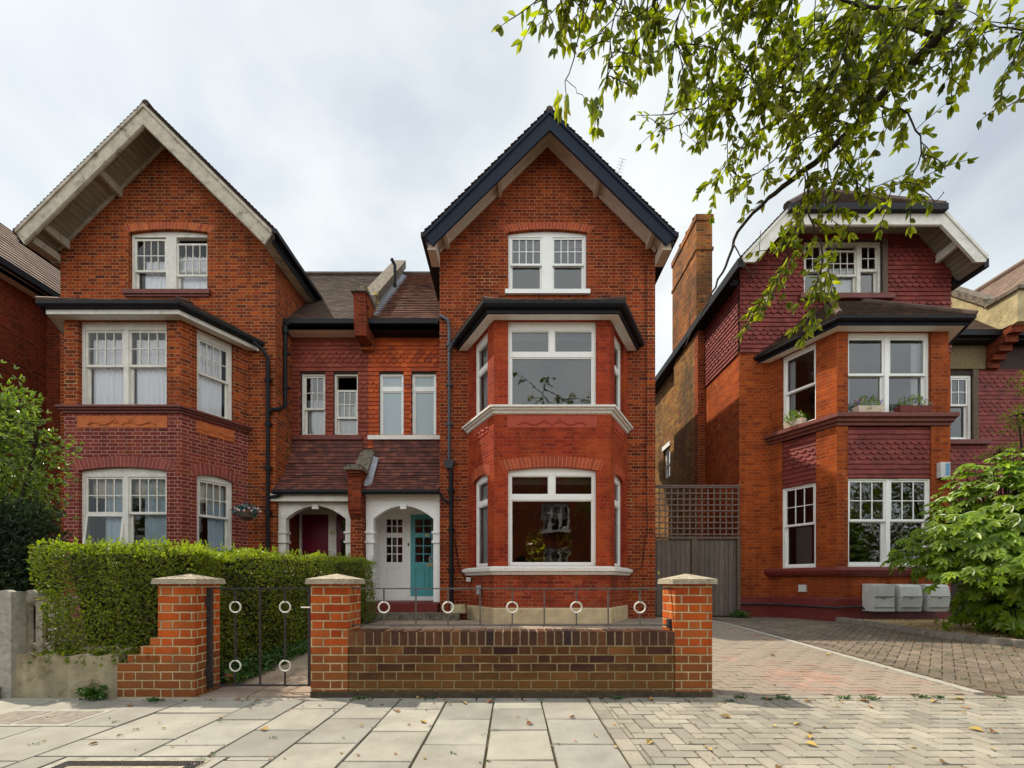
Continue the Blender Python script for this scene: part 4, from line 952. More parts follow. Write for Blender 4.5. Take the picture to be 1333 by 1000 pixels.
    # steps
    if m > 0:
        mb = MB(); mb.box(X(-4.26), X(HWL * -1) - .02, 9.62, YP - .02, .1, .545); s1 = mb.build('doorstep', 'maroon_paint', T)
        mb = MB(); mb.box(X(-4.3), X(-1.95), 9.25, 9.62, .1, .345); s1 = mb.build('doorstep', 'coping_stone', T); s1['label'] = 'lower stone doorstep'
    else:
        mb = MB(); mb.box(*sorted((X(-4.26), X(-2.5))), 9.4, YP - .02, .1, .4); mb.build('doorstep', 'maroon_paint', T)
    return T, X

A_B = dict(label='red brick gabled house with navy bargeboards, white framed windows and teal front door', main='brick_red', flank='brick_red', bay='brick_painted_red', baytop='brick_painted_red', worn=True, plinth='render_cream', archmat='loose_brick_red',
           sill='stone_sill', panel='panel_red', rooftile='tile_roof_dark', hw=2.71, za=11.18, yv=9.26, bt=.47, barge='navy_paint', vsoff='cream_paint', vsoff2='cream_paint', hung='tile_hung_orange', linktile='tile_roof_red', porch='white_paint')
A_A = dict(label='orange brick gabled house with weathered pale bargeboards, maroon lower bay and lace curtains', main='brick_orange', flank='brick_orange', bay='brick_painted_maroon', baytop='brick_orange', worn=False, plinth='maroon_paint', archmat='loose_brick_maroon', opening_arch=True,
           sill='red_brown_sill', panel='terracotta_panel', rooftile='tile_roof_dark', hw=2.76, za=11.27, yv=9.22, bt=.52, barge='weathered_board', vsoff='soffit_boards', vsoff2='weathered_board', hung='tile_hung_brown', linktile='tile_roof_dark', porch='old_white_paint')
HB, XB = house(.81, 1, A_B)
HA, XA = house(-7.85, -1, A_A)
PX = -3.52
# party wall parapet over the link roof, its corbel and the pier between the porches belong to the painted-bay house
mb = MB(); prof = [(9.95, 6.68), (9.95, 7.35), (10.02, 7.62), (10.02, 7.78), (10.62, 7.78), (10.75, 8.15), (13.45, 11.03), (13.45, 10.3), (10.6, 7.1), (10.5, 6.68)]
bmid = [(9.98, 6.74), (9.92, 7.7), (10.5, 7.7), (10.6, 8.0), (13.42, 10.93), (13.42, 10.3), (10.58, 7.1), (10.57, 6.74)]
mb.yz(bmid, PX - .14, PX + .14); pw = mb.build('parapet', 'brick_dark_red', HB)
mb = MB(); mb.hexa([(PX - .19, 10.5, 7.78), (PX + .19, 10.5, 7.78), (PX + .19, 13.5, 10.86), (PX - .19, 13.5, 10.86), (PX - .19, 10.5, 8.02), (PX + .19, 10.5, 8.02), (PX + .19, 13.5, 11.12), (PX - .19, 13.5, 11.12)])
mb.box(PX - .19, PX + .19, 9.86, 10.52, 7.70, 7.79); mb.build('coping', 'coping_stone', pw)
mb = MB()
for i, z in enumerate((6.66, 6.76, 6.9, 7.1, 7.45)): mb.box(PX - .15 - .004 * i, PX + .15 + .004 * i, 10.42 - .1 * i, 10.58, z, (6.76, 6.9, 7.1, 7.45, 7.70)[i])
mb.build('corbel', 'brick_orange', pw)
mb = MB(); mb.hexa([(PX + .145, 10.45, 7.46), (PX + .36, 10.45, 7.46), (PX + .36, 13.2, 10.40), (PX + .145, 13.2, 10.40), (PX + .145, 10.45, 7.66), (PX + .17, 10.45, 7.52), (PX + .17, 13.2, 10.47), (PX + .145, 13.2, 10.62)]); mb.build('flashing', 'lead', pw)
mb = MB(); mb.tube([(PX + .2, 12.2, 9.35), (PX + .2, 12.2, 10.0), (PX + .12, 12.15, 10.15)], .045, 8); mb.build('vent_pipe', 'black_paint', pw)
mb = MB()
for i in range(60): leaf(mb, Vector((PX + RU(-.16, .18), RU(9.9, 10.1) if R() < .6 else RU(10.5, 10.7), 7.8 + (0 if R() < .5 else 0))) + Vector((0, 0, 0)), rvec() + Vector((0, 0, .6)), rvec(), .05, .04, .2)
for i in range(50): leaf(mb, Vector((PX + RU(.12, .2), RU(10.5, 10.8), RU(7.75, 8.15))), rvec() + Vector((.3, -.3, .3)), rvec(), .05, .04, .2)
mb.build('yellow_lichen', 'moss_yellow', pw, uv=False)['kind'] = 'stuff'
mb = MB(); mb.box(PX - .13, PX + .13, 9.72, 9.93, .2, 3.48); mb.yz([(9.95, 2.5), (9.95, 3.5), (10.58, 4.15), (10.58, 2.5)], PX - .12, PX + .12); pw = mb.build('porch_pier', 'brick_red', HB)
mb = MB()
for i, (z0, z1, o) in enumerate(((2.48, 2.55, .02), (2.55, 2.63, .04), (2.63, 3.38, .055), (3.38, 3.44, .07), (3.44, 3.50, .09))): mb.box(PX - .131 - o * .3, PX + .131 + o * .3, 9.72 - o * 2, 9.95, z0, z1)
mb.build('corbel', 'brick_dark_red', pw)
mb = MB(); mb.box(PX - .2, PX + .2, 9.5, 9.97, 3.505, 3.57); mb.box(PX - .14, PX + .14, 9.55, 9.97, 3.57, 3.64); mb.hexa([(PX - .17, 9.95, 3.50), (PX + .17, 9.95, 3.50), (PX + .17, 10.6, 4.2), (PX - .17, 10.6, 4.2), (PX - .17, 9.95, 3.60), (PX + .17, 9.95, 3.60), (PX + .17, 10.6, 4.32), (PX - .17, 10.6, 4.32)]); mb.build('coping', 'coping_stone', pw)
mb = MB(); mb.hexa([(PX + .14, 9.8, 3.17), (PX + .30, 9.8, 3.17), (PX + .30, 10.4, 4.02), (PX + .14, 10.4, 4.02), (PX + .14, 9.8, 3.28), (PX + .16, 9.8, 3.22), (PX + .16, 10.4, 4.07), (PX + .14, 10.4, 4.12)]); mb.build('flashing', 'lead', pw)

# downpipes ------------------------------------------------------------
def pipe(parent, pts, r=.038, mat='black_paint', brk=(), hop=None, name='downpipe'):
    mb = MB(); mb.tube(pts, r, 10)
    for z in brk:
        for a, b in zip(pts, pts[1:]):
            if min(a[2], b[2]) <= z <= max(a[2], b[2]) and abs(a[0] - b[0]) < .02:
                mb.tube([(a[0], a[1], z - .04), (a[0], a[1], z + .04)], r * 1.35, 10); mb.box(a[0] - .08, a[0] + .08, a[1] + .0, a[1] + r + .02, z - .02, z + .02); break
    o = mb.build(name, mat, parent, smooth=False)
    if hop: h = MB(); x, y, z = hop; h.hexa([(x - .07, y - .06, z - .09), (x + .07, y - .06, z - .09), (x + .07, y + .07, z - .09), (x - .07, y + .07, z - .09), (x - .13, y - .1, z + .08), (x + .13, y - .1, z + .08), (x + .13, y + .07, z + .08), (x - .13, y + .07, z + .08)]); h.build('hopper', mat, o)
    return o
xp = -1.42
pipe(HB, [(xp - .35, 10.15, 7.12), (xp - .2, 9.80, 7.08), (xp - .03, 9.74, 6.95), (xp, 9.74, 6.7), (xp, 9.74, 3.75)], .036, 'grey_pipe', (6.4, 5.5, 4.6), (xp, 9.74, 3.68))
pipe(HB, [(xp + .04, 9.74, 3.6), (xp + .05, 9.74, .3)], .045, 'black_paint', (3.1, 2.2, 1.3))
pipe(HB, [(-1.29, 9.55, 6.38), (-1.36, 9.66, 6.3), (-1.42, 9.74, 6.22)], .034, 'grey_pipe')
pipe(HB, [(-1.62, 9.70, 3.02), (-1.55, 9.72, 2.88), (-1.40, 9.74, 2.80), (-1.38, 9.74, 2.6)], .034)
xq = -5.53
pipe(HA, [(-5.78, 9.62, 6.38), (-5.62, 9.7, 6.26), (xq, 9.74, 6.1), (xq, 9.74, .3)], .042, 'black_paint', (5.6, 4.6, 3.6, 2.6, 1.6))
pipe(HA, [(-5.2, 10.12, 7.14), (-5.32, 10.12, 7.05), (-5.33, 10.12, 6.9), (-5.33, 10.12, 5.15), (-5.36, 9.9, 5.0), (xq + .08, 9.74, 4.92), (xq, 9.74, 4.85)], .042, 'black_paint', (6.4, 5.6))
mb = MB(); mb.tube([(-5.33, 10.12, 7.0), (-5.33, 10.12, 6.86)], .07, 10); mb.build('pipe_collar', 'black_paint', HA)
pipe(HA, [(-5.2, 9.70, 3.02), (-5.3, 9.72, 2.96), (xq, 9.74, 2.94)], .034)
# thin cables and small boxes on the middle house
pipe(HB, [(3.05, 9.80, 8.3), (3.06, 9.80, 5.0), (3.05, 9.80, 3.8), (3.08, 9.8, 2.2), (2.95, 9.8, 1.35), (2.6, 9.8, 1.2)], .008, 'black_paint', name='cable')
pipe(HB, [(3.06, 9.80, 4.12), (2.75, 9.80, 4.1), (2.6, 9.8, 4.2)], .006, 'black_paint', name='cable')
pipe(HB, [(3.06, 9.80, 2.72), (2.55, 9.80, 2.75), (2.52, 9.8, 1.4)], .006, 'black_paint', name='cable')
pipe(HB, [(-1.30, 9.79, 2.0), (-1.2, 9.79, 1.3), (-1.05, 9.79, 1.1)], .01, 'black_paint', name='cable')
mb = MB(); mb.box(-1.02, -.92, 9.57, 9.64, 1.03, 1.12); mb.build('junction_box', 'plastic_white', HB)
mb = MB(); mb.box(-.76, -.66, 9.13, 9.24, .76, .95); mb.build('meter_box', 'plastic_grey', HB)
mb = MB(); mb.box(-1.35, -1.02, 9.42, 9.6, .34, .52); mb.build('step_block', 'render_lichen', HB)

# ------------------------------------------------------------------ the house on the right
YC, YCB, CXC = 10.35, 9.05, 8.01
def right_house():
    T = thing('semi_detached_house', (CXC, YC, .17), 'brick house with maroon hung tiles, clipped gable roof and three white cabinets on its wall', 'house')
    xl = 5.47; xr = 10.55; f = Fr((xl, YC), (xr, YC)); Lf = f.L
    gw = (1.54, 3.42, 7.90, 9.22, 0)
    bw0, bw1 = CXC - 1.82 - xl, CXC + 1.82 - xl
    mb = MB(); panel(mb, f, .1, 6.56, [(bw0 + .02, bw1 - .02, .1, 6.52, 0, 1)]); panel(mb, Fr((xl, 12.2), (xl, YC)), .1, 6.56); panel(mb, Fr((xr, YC), (xr, 16)), .1, 8.4)
    mb.build('brick_wall', 'brick_rubbed', T)
    mb = MB(); panel(mb, Fr((xl, 18), (xl, 12.2)), .1, 8.35, [(2.45, 3.1, 4.7, 5.75, 0)], .1); mb.build('side_wall', 'brick_stock', T)
    window(T, Fr((xl, 18), (xl, 12.2)), (2.45, 3.1, 4.7, 5.75, 0), 'sash', fr_units=[1], nx=1, nz=1, zt=5.2, label='small sash window in the yellow brick flank')
    q = Fr((xl, 18), (xl, 12.2)); mb = MB(); q.box(mb, 2.4, 3.15, 5.75, 5.9, -.03, .05); mb.build('lintel', 'white_paint', T)
    # upper storey, tile hung
    def ztop(x): l = abs(x - CXC); return min(9.38, 8.40 + (2.75 - l) * 1.06 - .16)
    mb = MB(); panel(mb, f, 6.56, lambda u: ztop(xl + u) + .1, [gw], .1, kinks=(1.0, 1.45, 1.6, 3.4, 3.6, 4.1)); panel(mb, Fr((xl, 12.2), (xl, YC)), 6.56, 8.4)
    uo = mb.build('upper_wall', 'tile_bed', T)
    ks = [0, .8, 1.05, 1.5, 2.54, 3.6, 4.05, 4.3, Lf]
    P = [f.p(0, 6.53, -.002), f.p(Lf, 6.53, -.002)] + [f.p(u, ztop(xl + u) + .05, -.002) for u in reversed(ks)]
    sc = lambda z: int((z - 6.53) / .315) % 2 == 1
    tl = MB(); tiles(tl, P, up=(0, -1, 0), holes=[[f.p(gw[0] - .0, gw[2] - .12, 0), f.p(gw[1] + .12, gw[2] - .12, 0), f.p(gw[1] + .12, gw[3], 0), f.p(gw[0], gw[3], 0)]], g=.105, tw=.17, th=.028, scale=sc)
    s = Fr((xl, 12.2), (xl, YC)); tiles(tl, [s.p(0, 6.53, -.002), s.p(s.L, 6.53, -.002), s.p(s.L, 8.35, -.002), s.p(0, 8.35, -.002)], up=(-1, 0, 0), g=.105, tw=.17, th=.028, scale=sc)
    tl.build('hung_tiles', 'tile_maroon', uo, uv=False)
    window(T, f, gw, 'sash', rev=.06, fr_units=[.55, 1.0, .55], nx=[2, 4, 2], nz=2, zt=8.55, mull=.09, paint='old_white_paint', lows=[0, .12, 0], curtains=[(.3, .75, .02, .42, 'curtain')])
    mb = MB(); f.box(mb, gw[1], gw[1] + .11, gw[2] - .05, gw[3] + .03, -.05, .03); mb.build('window_post', 'wood_post', T)
    mb = MB(); f.box(mb, gw[0] - .15, gw[1] + .22, gw[2] - .12, gw[2] - .002, -.13, .05); mb.build('window_sill', 'red_brown_sill', T)
    # bay
    B = Bay(CXC, YC, YCB); fl, ff, frr = B.frames(); CL = fl.L
    oF = (.235, 1.985, 1.34, 3.215, 0); oCl = (.30, 1.04, 1.34, 3.215, 0); oCr = (CL - 1.04, CL - .30, 1.34, 3.215, 0)
    mb = MB()
    for q, o in ((fl, oCl), (ff, oF), (frr, oCr)):
        panel(mb, q, .4, 4.38, [o, (o[0], o[1], 3.22, 4.30, 0)], .07); panel(mb, q, 4.4, 6.29, [(o[0], o[1], 4.555, 6.29, 0)], .1)
    mb.build('bay_wall', 'brick_rubbed', T)
    for q, o in ((fl, oCl), (ff, oF), (frr, oCr)):
        mb = MB(); tl = MB(); mb.face([q.p(o[0], 3.22, .05), q.p(o[1], 3.22, .05), q.p(o[1], 4.30, .05), q.p(o[0], 4.30, .05)])
        tiles(tl, [q.p(o[0] + .004, 3.20, .048), q.p(o[1] - .004, 3.20, .048), q.p(o[1] - .004, 4.30, .048), q.p(o[0] + .004, 4.30, .048)], up=tuple(-q.i), g=.105, tw=.17, th=.026, scale=lambda z: 3.56 < z < 3.96)
        bp = mb.build('tile_panel', 'tile_bed', T); tl.build('hung_tiles', 'tile_maroon', bp, uv=False)
    mb = MB(); B.loft(mb, [(.012, .1), (.012, .66), (0, .69)], True, False); f.box(mb, 0, bw0, .1, .67, -.012, .01); s.box(mb, .0, s.L, .1, .67, -.012, .01); mb.build('plinth', 'maroon_paint', T)
    mb = MB(); B.loft(mb, [(0, 1.14), (.06, 1.15), (.10, 1.2), (.12, 1.27), (.10, 1.33), (0, 1.338)]); mb.build('lower_sill', 'maroon_paint', T)
    mb = MB(); B.loft(mb, [(0, 4.30), (.03, 4.31), (.035, 4.36), (.08, 4.38), (.085, 4.43), (.14, 4.46), (.14, 4.54), (0, 4.555)]); mb.build('upper_sill', 'red_brown_sill', T)
    mb = MB(); B.loft(mb, [(-.13, 6.29), (.22, 6.291), (.22, 6.35)]); mb.build('soffit', 'white_paint', T)
    mb = MB(); B.loft(mb, [(.21, 6.286), (.245, 6.29), (.25, 6.40), (.2, 6.41)], True, False); mb.build('fascia', 'navy_paint', T)
    mb = MB(); B.loft(mb, [(.252, 6.335), (.31, 6.34), (.345, 6.37), (.35, 6.415), (.31, 6.42)], True, False); mb.build('gutter', 'black_paint', T)
    e = B.path(.34); RS = .80; zE = 6.42; dist = YC - e[1][1]; k = (1 - B.ny) / B.nx; zr = zE + dist * RS
    r0 = (e[1][0] + dist * k, YC - .03, zr); r1 = (e[2][0] - dist * k, YC - .03, zr); E = [(p[0], p[1] - (.03 if i in (0, 3) else 0), zE) for i, p in enumerate(e)]
    bed = MB(); tl = MB()
    for P in ([E[1], E[2], r1, r0], [E[0], E[1], r0], [E[2], E[3], r1]): bed.face(P); tiles(tl, P, up=(0, -.3, 1), lift=.01)
    tl.tube([Vector(E[1]) + Vector((0, 0, .03)), Vector(r0) + Vector((0, 0, .03))], .06, 6); tl.tube([Vector(E[2]) + Vector((0, 0, .03)), Vector(r1) + Vector((0, 0, .03))], .06, 6)
    bo = bed.build('bay_roof', 'tile_bed', T); tl.build('tiles', 'tile_roof_dark', bo, uv=False)
    pf = lambda o: (o[0], o[1], 4.56, 6.29, 0)
    window(T, ff, oF, 'sash', rev=.06, nx=3, nz=2, zt=2.32, mull=.08, fw=.04, lowrail=.06)
    window(T, fl, oCl, 'sash', rev=.06, fr_units=[1], nx=3, nz=2, zt=2.32, fw=.04, curtains=[(.3, .75, .03, .5, 'blind_grey')])
    window(T, frr, oCr, 'sash', rev=.06, fr_units=[1], nx=3, nz=2, zt=2.32, fw=.04)
    window(T, ff, pf(oF), 'sash', rev=.09, nx=1, nz=1, zt=5.42, mull=.09, fw=.04, headh=.05, curtains=[(.02, .12, .02, .9, 'curtain'), (.86, .98, .02, .93, 'curtain')])
    window(T, fl, pf(oCl), 'sash', rev=.09, fr_units=[1], nx=1, nz=1, zt=5.42, fw=.04, headh=.03, curtains=[(.04, .25, .02, .93, 'curtain')])
    window(T, frr, pf(oCr), 'sash', rev=.09, fr_units=[1], nx=1, nz=1, zt=5.42, fw=.04, headh=.03)
    mb = MB(); xa, xb = xl + .2, xr - .2
    for z in (.35, 3.95, 7.1):
        mb.box(xa, xb, 10.55, 14.0, z - .1, z)
        if z > 7: continue
        p = B.path(-.14); mb.prism([(p[0][0], p[0][1] + .2, z - .1), (p[1][0], p[1][1], z - .1), (p[2][0], p[2][1], z - .1), (p[3][0], p[3][1] + .2, z - .1)], (0, 0, .1))
    mb.box(xa, xb, 13.95, 14.05, .3, 8.3); mb.box(CXC - 1.4, CXC + 1.4, 13.95, 14.05, 8.3, 9.3); mb.box(xa - .05, xa, 10.55, 14, .3, 7.05); mb.box(xb, xb + .05, 10.55, 14, .3, 7.05); mb.box(xa, xb, 10.5, 14, 3.3, 3.36); mb.box(CXC - 1.45, CXC - 1.4, 10.5, 14, 7.1, 9.3); mb.box(CXC + 1.4, CXC + 1.45, 10.5, 14, 7.1, 9.3); mb.box(CXC - 1.45, CXC + 1.45, 10.5, 14, 9.3, 9.34)
    p = B.path(-.14); mb.prism([(p[0][0], p[0][1] + .2, 3.45), (p[1][0], p[1][1], 3.45), (p[2][0], p[2][1], 3.45), (p[3][0], p[3][1] + .2, 3.45)], (0, 0, .1))
    mb.build('room_interior', 'room_paint', T)
    # roof with clipped gable
    YV = 9.80; h = 2.78; zE = 8.40; c = 1.72; zc = zE + (h - c) * 1.06; zA = zE + h * 1.06; yh = YV + c * 1.06 / 1.12
    X0 = CXC
    faces = [[(X0 - h, YV, zE), (X0 - c, YV, zc), (X0, yh, zA), (X0, 18, zA), (X0 - h, 18, zE)], [(X0 + c, YV, zc), (X0 + h, YV, zE), (X0 + h, 18, zE), (X0, 18, zA), (X0, yh, zA)], [(X0 - c, YV, zc), (X0 + c, YV, zc), (X0, yh, zA)]]
    mb = MB()
    for P in faces: mb.prism(P, (0, 0, -.12))
    ro = mb.build('roof', 'tile_bed', T)
    tl = MB(); tiles(tl, [(x, y - (.06 if y == YV else 0), z + .01) for x, y, z in faces[2]], up=(0, -1, 1), lift=.02)
    for s_ in (-1, 1): tiles(tl, [(X0 + s_ * h, YV - .03, zE + .02), (X0 + s_ * c, YV - .03, zc + .02), (X0 + s_ * c, YV + .5, zc + .02), (X0 + s_ * h, YV + .5, zE + .02)], up=(0, 0, 1), lift=.01, th=.02)
    tl.tube([(X0 - c - .05, YV - .05, zc + .02), (X0, yh, zA + .06)], .09, 8); tl.tube([(X0 + c + .05, YV - .05, zc + .02), (X0, yh, zA + .06)], .09, 8); tl.tube([(X0, yh, zA + .05), (X0, 18, zA + .05)], .1, 8)
    tl.build('tiles', 'tile_roof_dark', ro, uv=False)
    mb = MB()
    for s_ in (-1, 1): mb.xz([(X0 + s_ * h, zE - .0), (X0 + s_ * c, zc - .0), (X0 + s_ * c, zc - .42), (X0 + s_ * (h - .28), zE - .12), (X0 + s_ * (h - .05), zE - .12)], YV - .045, YV - .002)
    mb.box(X0 - c, X0 + c, YV - .045, YV - .002, zc - .42, zc - .14)
    bo = mb.build('bargeboard', 'old_white_paint', T)
    mb = MB()
    for s_ in (-1, 1):
        mb.xz([(X0 + s_ * h, zE + .01), (X0 + s_ * c, zc + .01), (X0 + s_ * c, zc - .07), (X0 + s_ * (h - .02), zE - .06)], YV - .07, YV - .047)
        mb.xz([(X0 + s_ * (h - .3), zE - .04), (X0 + s_ * c, zc - .34), (X0 + s_ * c, zc - .41), (X0 + s_ * (h - .3), zE - .11)], YV - .062, YV - .047)
    mb.box(X0 - c, X0 + c, YV - .062, YV - .047, zc - .41, zc - .34); mb.build('moulding', 'old_white_paint', bo)
    mb = MB(); mb.box(X0 - c - .05, X0 + c + .05, YV - .17, YV - .03, zc - .15, zc - .01); mb.build('front_gutter', 'black_paint', T)
    mb = MB()
    for s_ in (-1, 1):
        mb.face([(X0 + s_ * (h - .03), YV + .01, zE - .135), (X0 + s_ * c, YV + .01, zc - .135), (X0 + s_ * c, YC + .03, zc - .135), (X0 + s_ * (h - .03), YC + .03, zE - .135)])
    mb.face([(X0 - c, YV + .01, zc - .14), (X0 + c, YV + .01, zc - .14), (X0 + c, YC + .03, zc - .14), (X0 - c, YC + .03, zc - .14)])
    mb.build('verge_soffit', 'soffit_boards', T)
    for s_ in (-1, 1):
        mb = MB(); x = X0 + s_ * 2.2; z = zE + .58 * 1.06 - .14; mb.hexa([(x - .04, YV + .01, z - .17), (x + .04, YV + .01, z - .17), (x + .04, YC, z - .2), (x - .04, YC, z - .2), (x - .04, YV + .01, z), (x + .04, YV + .01, z), (x + .04, YC, z), (x - .04, YC, z)]); mb.build('soffit_bracket', 'old_white_paint', T)
        mb = MB(); mb.box(*sorted((X0 + s_ * 2.52, X0 + s_ * (h - .02))), YC + .01, 17.9, zE - .24, zE - .10); mb.box(*sorted((X0 + s_ * (h - .03), X0 + s_ * (h + .08))), YV, 17.9, zE - .20, zE + .0); mb.build('eaves_gutter', 'black_paint', T)
    # chimney on the flank
    mb = MB(); mb.box(5.27, 5.50, 12.2, 14.0, .1, 8.7); cb = mb.build('chimney_breast', 'brick_stock', T)
    mb = MB(); mb.box(5.262, 5.49, 12.185, 12.42, .1, 8.4); mb.build('brick_quoin', 'brick_red', T)
    mb = MB(); mb.box(5.22, 5.67, 12.18, 14.0, 8.2, 11.42); mb.box(5.19, 5.70, 12.15, 14.03, 10.42, 10.5); mb.box(5.19, 5.70, 12.15, 14.03, 11.25, 11.42); ch = mb.build('chimney', 'brick_chimney', T)
    for y in (12.7, 13.2, 13.7):
        mb = MB(); mb.tube([(5.45, y, 11.42), (5.45, y, 11.5), (5.45, y, 11.72), (5.45, y, 11.75)], [.13, .12, .10, .13], 12); mb.build('chimney_pot', 'terracotta', ch)
    # services on the wall
    pipe(T, [(5.3, 10.29, .50), (6.1, 10.29, .50), (6.2, 10.22, .50), (6.79, 9.0, .48), (7.0, 8.98, .50), (7.3, 8.98, .50), (7.42, 8.98, .40)], .022, 'black_iron', name='waste_pipe')
    qf = fl; mb = MB(); qf.box(mb, .70, .86, .80, .96, -.05, 0); mb.build('vent_box', 'plastic_white', T)
    for i in range(3):
        x = 7.33 + .57 * i + .02; D_ = .26; w = .44
        prof = [(YCB - .02, .42), (YCB - D_, .42), (YCB - D_ - .035, .70), (YCB - D_, .92), (YCB - D_ + .05, .965), (YCB - .02, .98)]
        if i == 0: prof = [(YCB - .02, .42), (YCB - D_ - .03, .42), (YCB - D_ - .03, .955), (YCB - .02, .985)]
        mb = MB(); mb.yz(prof, x, x + w); o = mb.build('meter_cabinet', 'plastic_white', T)
        mb = MB(); mb.box(x + .03, x + w - .01, YCB - D_ - .05, YCB - D_ - .0, .72, .728); mb.box(x + .2, x + .235, YCB - D_ - .052, YCB - D_, .685, .70); mb.box(x + .03, x + w - .01, YCB - D_ - .045, YCB - D_, .50, .506); mb.build('door_seam', 'wood_post', o)
    mb = MB(); mb.box(8.93, 9.13, YCB - .09, YCB - .003, 3.20, 3.52); ao = mb.build('alarm_box', 'plastic_white', T)
    mb = MB(); mb.box(9.03, 9.115, YCB - .094, YCB - .092, 3.24, 3.49); mb.build('sticker', 'alarm_blue', ao)
    mb = MB(); mb.box(8.98, 9.13, YCB - .085, YCB - .01, 3.165, 3.198); mb.build('alarm_base', 'navy_paint', ao)
    # link on the right
    YK = 11.1; f2 = Fr((10.5, YK), (14.2, YK)); o = (.42, 1.36, 4.68, 6.36, 0)
    mb = MB(); panel(mb, f2, .2, 7.3, [o], .06); lo = mb.build('link_wall', 'tile_bed', T)
    tl = MB(); tiles(tl, [f2.p(0, 3.0, -.002), f2.p(3.7, 3.0, -.002), f2.p(3.7, 6.5, -.002), f2.p(0, 6.5, -.002)], up=(0, -1, 0), holes=[[f2.p(o[0], o[2] - .1, 0), f2.p(o[1] + .14, o[2] - .1, 0), f2.p(o[1] + .14, 6.5, 0), f2.p(o[0], 6.5, 0)]], g=.105, tw=.17, th=.02, scale=lambda z: int((z - 3.2) / .315) % 2 == 1)
    tl.build('hung_tiles', 'tile_maroon', lo, uv=False)
    window(T, f2, o, 'sash', rev=.05, fr_units=[1], nx=4, nz=2, zt=5.6)
    mb = MB(); mb.box(10.75, 12.15, 12.6, 12.65, 4.3, 6.9); mb.box(10.72, 12.2, 11.2, 12.6, 4.25, 4.3); mb.box(10.72, 12.2, 11.2, 12.6, 6.85, 6.9); mb.box(12.15, 12.2, 11.2, 12.6, 4.3, 6.85); mb.box(10.70, 10.75, 11.2, 12.6, 4.3, 6.85); mb.build('room_interior', 'room_floor', T)
    mb = MB(); f2.box(mb, 1.36, 1.50, 4.6, 6.5, -.04, .03); mb.build('window_post', 'wood_post', T)
    mb = MB(); f2.box(mb, .1, 1.75, 4.56, 4.67, -.11, .03); mb.build('window_sill', 'red_brown_sill', T)
    mb = MB(); f2.box(mb, 0, 1.75, 6.5, 7.16, -.05, -.0); mb.build('roughcast_band', 'roughcast', T)
    mb = MB(); f2.box(mb, 0, 3.7, 7.16, 7.3, -.42, -.3); mb.build('gutter', 'black_paint', T)
    mb = MB(); f2.box(mb, 0, 3.7, 7.10, 7.16, -.3, 0); mb.build('eaves_board', 'black_paint', T)
    P = [(9.5, 10.72, 7.28), (14.2, 10.72, 7.28), (14.2, 13.9, 10.65), (9.5, 13.9, 10.65)]
    bed = MB(); bed.face(P); bo = bed.build('link_roof', 'tile_bed', T); tl = MB(); tiles(tl, P, up=(0, -1, 1)); tl.build('tiles', 'tile_roof_dark', bo, uv=False)
    PXC = 12.33; mb = MB(); mb.yz([(10.35, 7.3), (10.35, 8.05), (11.1, 8.05), (11.25, 8.45), (13.8, 11.0), (13.8, 10.3), (11.0, 7.2)], PXC - .16, PXC + .16); pw = mb.build('parapet', 'render_lichen', T)
    mb = MB(); mb.hexa([(PXC - .21, 11.05, 8.10), (PXC + .21, 11.05, 8.10), (PXC + .21, 13.9, 10.95), (PXC - .21, 13.9, 10.95), (PXC - .21, 11.05, 8.30), (PXC + .21, 11.05, 8.30), (PXC + .21, 13.9, 11.18), (PXC - .21, 13.9, 11.18)]); mb.box(PXC - .21, PXC + .21, 10.28, 11.05, 8.05, 8.14)
    mb.build('coping', 'coping_stone', pw)
    mb = MB()
    for i, z in enumerate((6.5, 6.65, 6.8, 6.95, 7.12)): mb.box(PXC - .16, PXC + .16, 11.0 - .13 * i, 11.12, z, (6.65, 6.8, 6.95, 7.12, 7.3)[i])
    mb.build('corbel', 'brick_dark_red', pw)
    return T
HC = right_house()

# next house along, mostly out of sight behind it: roof slope and flank
T = thing('semi_detached_house', (16.6, 10.4, .17), 'house at the right edge with a brown tiled roof slope behind the lichened parapet', 'house')
P = [(13.85, 10.6, 8.45), (13.85, 18, 8.45), (16.6, 18, 11.35), (16.6, 10.6, 11.35)]
mb = MB(); mb.prism(P, (0, 0, -.12)); mb.prism([(16.6, 10.6, 11.35), (16.6, 18, 11.35), (19.4, 18, 8.45), (19.4, 10.6, 8.45)], (0, 0, -.12)); ro = mb.build('roof', 'tile_bed', T)
tl = MB(); tiles(tl, P, up=(-1, 0, 1)); tl.tube([(16.6, 10.6, 11.4), (16.6, 18, 11.4)], .1, 8); tl.build('tiles', 'tile_roof_far', ro, uv=False)
mb = MB(); mb.box(14.1, 19.1, 10.9, 17.8, .1, 8.35); mb.xz([(14.1, 8.35), (19.1, 8.35), (16.6, 11.1)], 10.9, 17.8); mb.build('wall', 'brick_red', T)
mb = MB(); mb.box(13.72, 13.86, 10.6, 18, 8.28, 8.42); mb.build('eaves_gutter', 'black_paint', T)

